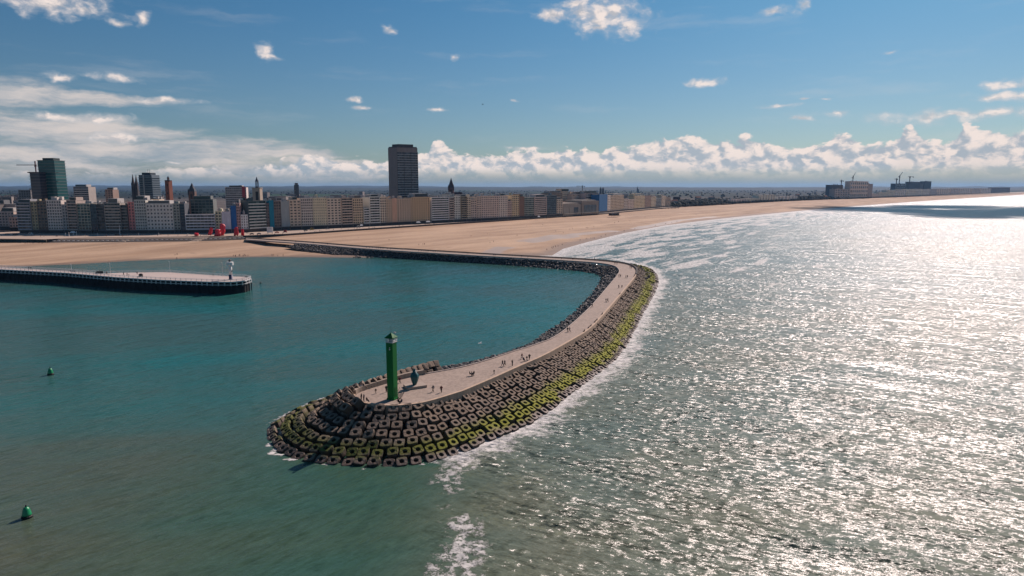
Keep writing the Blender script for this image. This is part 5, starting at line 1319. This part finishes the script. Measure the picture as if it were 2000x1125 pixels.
for px, py, yt, lb in ((128, 461, 455, 'short white post, leftmost of the row in front of the whitish block'), (135, 461.4, 453.5, 'white post second from the left in front of the narrow grey house'), (143.5, 459.8, 452, 'white post left of the black car on the square'), (150, 459.6, 451, 'white post rightmost of the short row near the brown grey block'), (234.5, 459.5, 440, 'tall thin white mast in front of the broad grey banded block'), (191, 460, 455, 'white bollard before the narrow dark glass block'), (271, 459.8, 455, 'white bollard before the pale grey green block'), (310, 459.5, 454.5, 'white bollard before the wide white hotel'), (367, 460, 455.5, 'white bollard left of the leftmost red sculpture')):
    flagpole(px, py, yt, lb)
hs = thing('beach_hut', 'dark timber beach bar on stilts where the promenade ends right of the casino', 'beach hut', at(1199, 421.5, 6.6), R(34))
MB().box(-9, 9, -3, 3, .9, 4.2).build('wall', mat('dark_timber', (.06, .045, .035), .8, .3, .5), hs); MB().box(-9.8, 9.8, -4, 3.8, 4.203, 4.6).build('roof', m_roof, hs); MB().box(-10.5, 10.5, -5.5, 3.2, .5, .897).build('deck', mat('hut_deck', (.2, .15, .12), .8, .2, .5), hs)
for x in range(-9, 10, 3): MB().box(x - .15, x + .15, -5, -4.7, -1.5, .5).build('stilt', m_dark, hs)
for x in (-6, -2, 2, 6): MB().box(x - 1.2, x + 1.2, -3.1, -3.003, 1.7, 3.4).build('window', GLASS['d'], hs)
pv = thing('pier_platform', 'low dark timber platform on the beach below the twin beige slabs', 'platform', at(1300, 407.5, 6.2), R(40))
MB().box(-45, 45, -4, 4, 1.2, 1.7).build('deck', mat('dark_timber', (.06, .045, .035)), pv)
for x in range(-42, 45, 12): MB().box(x - .25, x + .25, -3.6, -3.1, -1.6, 1.197).build('leg', m_dark, pv)

# ------------------------------------------------------------------ people
def skin_body(pose):
    "one continuous body grown from a skeleton; returns vertices, faces and the limb each face belongs to"
    J, E, RAD, TAGS = [], [], [], []
    def j(p, r, tag_): J.append(p); RAD.append(r); TAGS.append(tag_); return len(J) - 1
    def link(a, b_): E.append((a, b_))
    sit = pose == 'sit'; k_ = {'stand': 0, 'walk': .30, 'stride': -.34, 'sit': 0}[pose]
    ph = .50 if sit else .93
    pel = j((0, 0, ph), .135, 'leg'); wst = j((0, 0, ph + .17), .125, 'top'); che = j((0, .01, ph + .36), .15, 'top'); nck = j((0, .0, ph + .54), .062, 'skin'); hd = j((0, -.02, ph + .66), .098, 'head'); ht = j((0, -.01, ph + .76), .085, 'head')
    nose = j((0, -.125, ph + .665), .018, 'skin')
    for a, b_ in ((pel, wst), (wst, che), (che, nck), (nck, hd), (hd, ht), (hd, nose)): link(a, b_)
    for s2 in (-1, 1):
        sw_ = k_ * s2
        sh = j((s2 * .19, .0, ph + .47), .072, 'top'); link(che, sh)
        el = (s2 * .25, .03 - sw_ * .38, ph + .23); wr = (s2 * .25, -.06 - sw_ * .8, ph + .02 + abs(sw_) * .12)
        if sit: el, wr = (s2 * .25, -.02, ph + .24), (s2 * .16, -.28, ph + .12)
        e_ = j(el, .052, 'top'); w_ = j(wr, .036, 'top'); link(sh, e_); link(e_, w_)
        d = (Vector(wr) - Vector(el)).normalized(); palm = Vector(wr) + d * .07; pm_ = j(tuple(palm), .032, 'skin'); link(w_, pm_)
        for fi, (ox, ln_) in enumerate(((-.028, .065), (-.010, .078), (.010, .072), (.028, .055))):
            a = palm + Vector((0, ox, 0)) + d * .035; b_ = a + d * ln_ + Vector((-s2 * .012, 0, 0))
            fa = j(tuple(a), .010, 'skin'); fb = j(tuple(b_), .008, 'skin'); link(pm_, fa); link(fa, fb)
        th = j(tuple(Vector(wr) + d * .05 + Vector((-s2 * .02, -.045, 0))), .011, 'skin'); tb = j(tuple(Vector(wr) + d * .09 + Vector((-s2 * .025, -.06, 0))), .009, 'skin'); link(pm_, th); link(th, tb)
        if sit: pts_ = [((s2 * .10, -.05, ph - .03), .105), ((s2 * .12, -.46, ph), .072), ((s2 * .12, -.47, .10), .048), ((s2 * .13, -.64, .04), .042)]
        else: pts_ = [((s2 * .10, .0, ph - .05), .105), ((s2 * .11, -.06 + sw_ * .42, .50), .07), ((s2 * .11, .0 + sw_ * 1.15, .10 + (.10 if sw_ > 0 else .0)), .046), ((s2 * .12, -.17 + sw_ * 1.15, .045 + (.03 if sw_ > 0 else 0)), .042)]
        prev = pel
        for q, (p, r) in enumerate(pts_):
            n_ = j(p, r, 'leg' if q < 3 else 'shoe'); link(prev, n_); prev = n_
    me = bpy.data.meshes.new('tmp'); me.from_pydata(J, E, []); me.update()
    o = bpy.data.objects.new('tmp', me); COL.objects.link(o)
    o.modifiers.new('s', 'SKIN'); sd = o.modifiers.new('d', 'SUBSURF'); sd.levels = 1; sd.render_levels = 1
    for v, r in zip(me.skin_vertices[0].data, RAD): v.radius = (r, r)
    me.skin_vertices[0].data[0].use_root = True
    dg = bpy.context.evaluated_depsgraph_get(); ev = o.evaluated_get(dg).to_mesh()
    V = np.array([v.co[:] for v in ev.vertices]); NV = np.array([v.normal[:] for v in ev.vertices]); F = [tuple(p.vertices) for p in ev.polygons]
    bpy.data.objects.remove(o)
    Jn = np.array(J); seg = [(Jn[a], Jn[b_], TAGS[b_]) for a, b_ in E]
    lab = []
    for f in F:
        c_ = V[list(f)].mean(0); best = None
        for a, b_, tg in seg:
            d = b_ - a; t = np.clip((c_ - a) @ d / (d @ d + 1e-9), 0, 1); e = np.linalg.norm(c_ - a - d * t)
            if best is None or e < best[0]: best = (e, tg)
        tg = best[1]
        if tg == 'head': tg = 'hair' if (c_[1] > .0 or c_[2] > ph + .74) else 'skin'
        lab.append(tg)
    return V, NV, F, lab
m_skin = mat('skin', (.42, .26, .19), .6, .05, 5); m_hair = mat('hair', (.03, .02, .015), .7, .2, 5); m_shoe = mat('shoe', (.02, .018, .018), .6, .1, 5)
JK = [('black', (.012, .012, .014)), ('dark blue', (.015, .022, .05)), ('grey', (.14, .14, .15)), ('dark red', (.13, .02, .025)), ('pale', (.45, .42, .38)), ('brown', (.08, .05, .03))]
TR = [('black', (.012, .012, .013)), ('blue', (.03, .045, .09)), ('beige', (.25, .2, .15))]
PROTO = {}
for pose in ('stand', 'walk', 'stride', 'sit'):
    V, NV, F, lab = skin_body(pose)
    def sub(names, infl, nm, m_):
        fs = [f for f, l_ in zip(F, lab) if l_ in names]; ids = sorted({i for f in fs for i in f}); mp_ = {i: k2 for k2, i in enumerate(ids)}
        me = bpy.data.meshes.new(nm); me.from_pydata((V[ids] + NV[ids] * infl).tolist(), [], [tuple(mp_[i] for i in f) for f in fs]); me.materials.append(m_); me.shade_smooth(); return me
    body = bpy.data.meshes.new('body'); body.from_pydata(V.tolist(), [], F); body.materials.append(m_skin); body.shade_smooth()
    PROTO[pose] = (body, sub(('top',), .03, 'jacket', m_hair), sub(('leg',), .018, 'trousers', m_hair), sub(('hair',), .016, 'hair', m_hair), sub(('shoe',), .014, 'shoes', m_shoe))
def person(p, pose, jk, tr, label, face=None, group=None, s_=1.0, tail=None):
    if tail: label = 'figure in ' + JK[jk][0] + tail; group = group + tail
    t_ = thing('person', label, 'person', p, rng.uniform(0, 6.28) if face is None else face, group); t_.scale = (s_,) * 3
    b_, j_, tr_, h_, sh = PROTO[pose]
    put('body', b_, t_)
    for nm, me, m_ in (('jacket', j_, mat('jacket_' + JK[jk][0].replace(' ', '_'), JK[jk][1], .8, .1, 5)), ('trousers', tr_, mat('trousers_' + TR[tr][0], TR[tr][1], .8, .1, 5)), ('hair', h_, m_hair), ('shoes', sh, m_shoe)):
        o = put(nm, me, t_); o.material_slots[0].link = 'OBJECT'; o.material_slots[0].material = m_
    return t_
# people on the breakwater: px, py of the feet, pose, jacket, trousers, size, label, group
OUT = R(105)
G1 = 'people sitting close together against the head wall'
DECK = [
 (703, 763.5, 'stand', 4, 2, 1, 'person in pale clothes at the left end of the pale group by the head wall', None),
 (707, 763, 'stand', 4, 0, 1, 'person in pale top second from the left in the group by the head wall', None),
 (711, 762, 'stand', 2, 2, 1, 'person in grey at the right end of the pale group by the head wall', None),
 (706, 782, 'stand', 0, 0, 1, 'person in black, leftmost of three dark figures at the rounded parapet', None),
 (711, 783.5, 'stand', 1, 0, 1, 'person in dark blue, middle of three dark figures at the rounded parapet', None),
 (716.5, 786, 'sit', 0, 1, 1, 'person in black crouching, rightmost of three dark figures at the rounded parapet', None),
 (734, 768.5, 'walk', 5, 2, .72, 'child in brown walking alone left of the green harbour light', None),
 (754.5, 766, 'stand', 0, 0, 1, 'tall person in black standing just left behind the green harbour light', None),
 (781, 748, 'walk', 3, 0, 1, 'person in dark red right behind the green harbour light', None),
 (778, 789, 'sit', 0, 0, 1, 'left one of two dark people sitting at the parapet below the green harbour light', None),
 (784.5, 789, 'sit', 1, 1, 1, 'right one of two dark people sitting at the parapet below the green harbour light', None),
 (846, 765.5, 'walk', 2, 0, 1, 'person in grey striding left of another walker, right of the teal vase', None),
 (862, 766.5, 'stride', 3, 0, 1, 'person in dark red walking near the sea parapet right of the teal vase', None),
 (830, 730, 'stand', 0, 0, 1, 'left one of two dark people standing by the boulders behind the teal vase', None),
 (834, 730, 'stand', 1, 0, 1, 'right one of two dark people standing by the boulders behind the teal vase', None),
 (917.5, 734, 'sit', 0, 0, 1, 'left one of three people sitting in the middle of the deck', None),
 (921.5, 734, 'sit', 1, 0, 1, 'middle one of three people sitting in the middle of the deck', None),
 (926, 733, 'sit', 0, 1, 1, 'right one of three people sitting in the middle of the deck', None),
 (965, 730.5, 'walk', 0, 0, .72, 'small dark child alone near the sea parapet right of the three sitting people', None),
 (981.5, 715, 'stride', 0, 1, 1, 'left one of a dark couple walking side by side on the deck', None),
 (986, 715, 'walk', 1, 0, 1, 'right one of a dark couple walking side by side on the deck', None),
 (1000.5, 714.5, 'stand', 0, 0, 1.03, 'person in black right of the dark couple, close to the sea parapet', None),
 (1019.5, 701, 'walk', 3, 1, 1, 'person in dark red, leftmost of the family by the parapet', None),
 (1022.5, 706, 'sit', 1, 0, 1, 'person bending over a pushchair spot in the family by the parapet', None),
 (1029, 704.5, 'walk', 0, 0, .85, 'shorter person in black in the family by the parapet', None),
 (1034, 702.5, 'stride', 0, 0, 1, 'person in black, rightmost of the family by the parapet', None),
 (1108.5, 648.5, 'stride', 0, 0, 1, 'left one of two walkers at the inner kerb where the deck bends', None),
 (1112.5, 648, 'walk', 2, 1, 1, 'right one of two walkers at the inner kerb where the deck bends', None),
 (1156.5, 600.5, 'walk', 0, 0, 1, 'lone dark walker at the inner kerb half way along the straight deck', None),
 (1183.5, 590, 'walk', 2, 1, 1, 'person in grey, left one of a couple on the straight deck', None),
 (1187, 590, 'stride', 0, 0, 1.05, 'person in black, right one of a couple on the straight deck', None),
 (1208.5, 563, 'stand', 0, 0, 1.05, 'slim dark figure standing alone on the upper straight deck', None),
 (1214.8, 561.5, 'sit', 3, 0, 1, 'person in dark red sitting beside the sea parapet of the upper straight deck', None),
 (1209, 541, 'walk', 3, 0, 1, 'person in dark red of a pair near the inner bend', None),
 (1212, 541.5, 'stride', 0, 0, 1, 'person in black of a pair near the inner bend', None),
 (1222.5, 543, 'walk', 0, 0, 1, 'left one of a dark pair in the middle of the wide bend', None),
 (1225.5, 543, 'walk', 0, 1, 1, 'right one of a dark pair in the middle of the wide bend', None),
 (1201, 516.5, 'walk', 0, 0, 1, 'left one of two people walking at the far side of the bend', None),
 (1205, 516.5, 'stride', 1, 0, 1, 'right one of two people walking at the far side of the bend', None),
 (1230.5, 524, 'stand', 3, 0, 1, 'person in dark red by the shelter wall at the bend', None),
 (1233.5, 524.5, 'stand', 0, 0, 1, 'person in black by the shelter wall at the bend', None),
 (1161, 507.5, 'walk', 0, 0, 1, 'person on the far deck in front of the surf', None),
]
for px, py, pose, jk, tr, s_, lb, g_ in DECK: person(on_deck(px, py), pose, jk, tr, lb, None, g_, s_)
# people sitting on the sea parapet
SIT = [(1141, 650, 'lone dark figure perched on the parapet where the deck bends'), (1149.5, 642, 'first figure of the row sitting on the parapet after the bend'), (1153.5, 637.5, 'second figure of the row sitting on the parapet after the bend'), (1156.8, 633, 'third figure of the row sitting on the parapet after the bend'),
       (1164.5, 625.5, 'lone figure on the parapet just beyond the sitting row'), (1174, 614, 'lone small figure far along the parapet'), (1205, 576, 'small figure on the parapet right of the standing slim figure'),
       (1231.5, 541, 'nearest figure of the dark row sitting on the parapet at the corner'), (1233.3, 539, 'second figure of the dark row sitting on the parapet at the corner'), (1235, 537, 'third figure of the dark row sitting on the parapet at the corner'), (1237.5, 533, 'farthest figure sitting on the parapet at the corner')]
for i, (px, py, lb) in enumerate(SIT):
    p = on_deck(px, py); q = KW[np.argmin(np.hypot(KW[:, 0] - p.x, KW[:, 1] - p.y))]; k_ = np.argmin(np.hypot(KW[:, 0] - p.x, KW[:, 1] - p.y))
    d = KW[min(k_ + 1, len(KW) - 1)] - KW[k_ - 1]; ang = math.atan2(d[1], d[0])
    person(Vector((q[0] + .25 * math.sin(ang), q[1] - .25 * math.cos(ang), q[2] + .0)), 'sit', i % 3, i % 2, lb, ang - math.pi)
# far deck and the way to the beach
for i, px in enumerate((846, 850, 854, 818, 823, 828, 832, 836, 964, 967, 1019, 1031, 1097, 1119, 914, 739, 743, 716, 722, 727, 735, 748, 757, 763, 612, 640, 578)):
    py = float(np.interp(px, [480, 600, 700, 800, 900, 1000, 1100, 1180], [466.8, 474.5, 483.2, 489.8, 495.8, 501.6, 506.7, 511.5]))
    person(on_deck(px, py), ('walk', 'stride', 'stand')[i % 3], rng.integers(4), rng.integers(2), None, None, 'people on the far stretch of the breakwater', tail=' on the far deck stretch below ' + seg_of(px))
# beach: seaward sand, water's edge, harbour sand
def crowd(pts_, z, label, group):
    for px, py in pts_: person(at(px, py, z), rng.choice(['walk', 'stride', 'stand']), rng.integers(6), rng.integers(3), None, None, group, rng.uniform(.85, 1.05), tail=' ' + label + ' below ' + seg_of(px))
crowd([(1068, 489), (1078, 485), (1081, 484), (1085, 483), (1090, 481.5), (1098, 479), (1133, 470), (1145, 467.5), (1148, 467.5), (1154, 466.5), (1158, 466.2), (1161, 466), (1174, 463), (1183, 460.5), (1201, 455.5), (1219, 452), (1240, 447.5), (1280, 441), (1300, 438), (1312, 436), (1322, 433.5)], .9,
      'at the surf edge', 'people along the edge of the surf')
crowd([(964, 473), (957, 475), (818, 479), (826, 478.5), (829, 478), (894, 455), (952, 458), (957, 458), (972, 445), (998, 448), (1113, 449), (1118, 447), (1085, 452), (1100, 455), (1145, 446), (1148, 446), (1160, 444), (1200, 436), (1208, 434), (1230, 432), (1010, 461), (920, 462), (975, 440), (1028, 443), (1060, 440), (1260, 425), (1310, 428), (1360, 420), (760, 470), (640, 468), (700, 466)], 3.0,
      'on the dry sea beach', 'people on the dry sand of the sea beach')
crowd([(456, 501), (460, 502), (467, 500.5), (468.5, 500.5), (475, 501.5), (477.5, 500), (480, 501), (484.5, 501.2), (531, 500), (533.5, 500.3), (542.5, 501.5), (553, 500.5), (342, 499), (346, 498.5), (345.5, 506.5)], 1.2,
      'on the harbour sand', 'people on the harbour sand near the water')
crowd([(31 + 4.6 * i + rng.uniform(-1.5, 1.5), 477 + rng.uniform(-.4, .6)) for i in range(13)], 4.9, 'in the sand group', 'people in the group on the sand at the left')
# promenade strollers
for px in list(rng.uniform(500, 1165, 78)):
    y = float(np.interp(px, [480, 600, 700, 800, 900, 1000, 1100, 1170], [464, 454.2, 447.4, 441.2, 435, 429, 423.2, 418.3])); person(at(px, y + rng.uniform(-1.2, 1.2), 7.8), rng.choice(['walk', 'stride', 'stand']), rng.integers(6), rng.integers(3), None, None, 'people strolling along the promenade', tail=' on the promenade below ' + seg_of(px))
crowd([(rng.uniform(60, 470), rng.uniform(459.5, 462.5)) for _ in range(26)], 7.8, 'on the square', 'people on the square')
# people on the timber pier
for px, py, pose, jk, lb in ((56, 526.8, 'walk', 0, 'left one of two dark walkers at the left end of the timber pier'), (60.5, 527, 'stride', 0, 'right one of two dark walkers at the left end of the timber pier'), (138, 531.5, 'sit', 0, 'left one of the dark people resting by the leftmost pier lamp'), (141, 531.6, 'sit', 1, 'middle one of the dark people resting by the leftmost pier lamp'), (145, 531.8, 'sit', 0, 'right one of the dark people resting by the leftmost pier lamp'),
    (208.5, 535.8, 'stand', 3, 'person in dark red next to the covered dinghy on the pier'), (241.5, 538, 'walk', 0, 'left one of two walkers on the pier platform'), (248.5, 538.6, 'walk', 0, 'right one of two walkers on the pier platform'), (252, 538.6, 'walk', 5, 'child beside the two walkers on the pier platform'), (268, 536, 'stand', 0, 'person in black at the far railing behind the small dark hut'),
    (416, 539.5, 'stand', 0, 'person in black leaning at the far pier railing left of the white lighthouse'), (479.5, 543, 'sit', 0, 'left one of two people sitting at the pier end'), (482.5, 543.2, 'sit', 1, 'right one of two people sitting at the pier end')):
    person(at(px, py, DZ), pose, jk, 0, lb, None, None, .65 if lb.startswith('child') else 1)

# ------------------------------------------------------------------ birds
def bird(name, p, rz, label, c_, s_=1.0, dih=.35):
    t_ = thing(name, label, 'bird', p, rz); m_ = mat('feather_%s' % ('pale' if c_[0] > .3 else 'dark'), c_, .8, .1, 5); t_.scale = (s_,) * 3
    MB().lathe([(.0, -.28), (.06, -.18), (.075, 0), (.05, .16), (.055, .22), (.03, .28), (0.0, .34)], 8).build('body', m_, t_).rotation_euler = (R(90), 0, 0)
    for s2 in (-1, 1): put('wing', MB().add([(0, -.09, .02), (s2 * .32, -.12, .02 + dih * .5), (s2 * .68, .04, .02 + dih * .4), (s2 * .32, .06, .03 + dih * .5), (0, .1, .03), (0, -.09, .05), (s2 * .32, -.12, .04 + dih * .5), (s2 * .32, .06, .05 + dih * .5), (0, .1, .06)],
        [(0, 1, 3, 4), (1, 2, 3), (5, 8, 7, 6), (6, 7, 2), (0, 5, 6, 1), (4, 3, 7, 8)]).mesh('wing', m_), t_)
    put('tail', MB().prism([(-.05, .24), (.05, .24), (.1, .42), (-.1, .42)], -.01, .01).mesh('tail', m_), t_)
bird('gull', Vector(ray(938, 671)) * 120 + Vector((0, 0, CAM_H)), R(70), 'white gull gliding low over the harbour water left of the deck', (.7, .69, .67), 1.0)
bird('bird', Vector(ray(943, 204)) * 150 + Vector((0, 0, CAM_H)), R(80), 'tiny dark bird flying high in the blue sky above the dark tower', (.02, .02, .02), .62)
# cloud that shades the far sea on the right; it stands high, outside the picture

ctr = at(1960, 413, 0) + SUN_DIR * (1000 / SUN_DIR.z)
bm = bmesh.new(); rc = np.random.default_rng(5)
for i in range(120):
    a, q = rc.uniform(0, 6.28), rc.uniform(0, 1) ** .6; x, y = math.cos(a) * q * 420, math.sin(a) * q * 470
    r_ = rc.uniform(55, 115) * (1.15 - q * .55)
    M = Matrix.Translation(ctr + Vector((x + 60, y, rc.uniform(0, 70) * (1 - q)))) @ Matrix.Diagonal((r_ * 1.3, r_ * 1.2, r_ * .55, 1))
    bmesh.ops.create_icosphere(bm, subdivisions=2, radius=1, matrix=M)
me = bpy.data.meshes.new('cloud'); bm.to_mesh(me); bm.free(); me.shade_smooth(); 
m_cl, n = new_mat('cloud')
df = n.n('ShaderNodeBsdfDiffuse', {0: (.85, .85, .86, 1)}); tr = n.n('ShaderNodeBsdfTransparent'); ms = n.n('ShaderNodeMixShader', {0: .4, 1: tr.outputs[0], 2: df.outputs[0]})
n.n('ShaderNodeOutputMaterial', {0: ms.outputs[0]}); me.materials.append(m_cl)
structure(put('cloud', me))
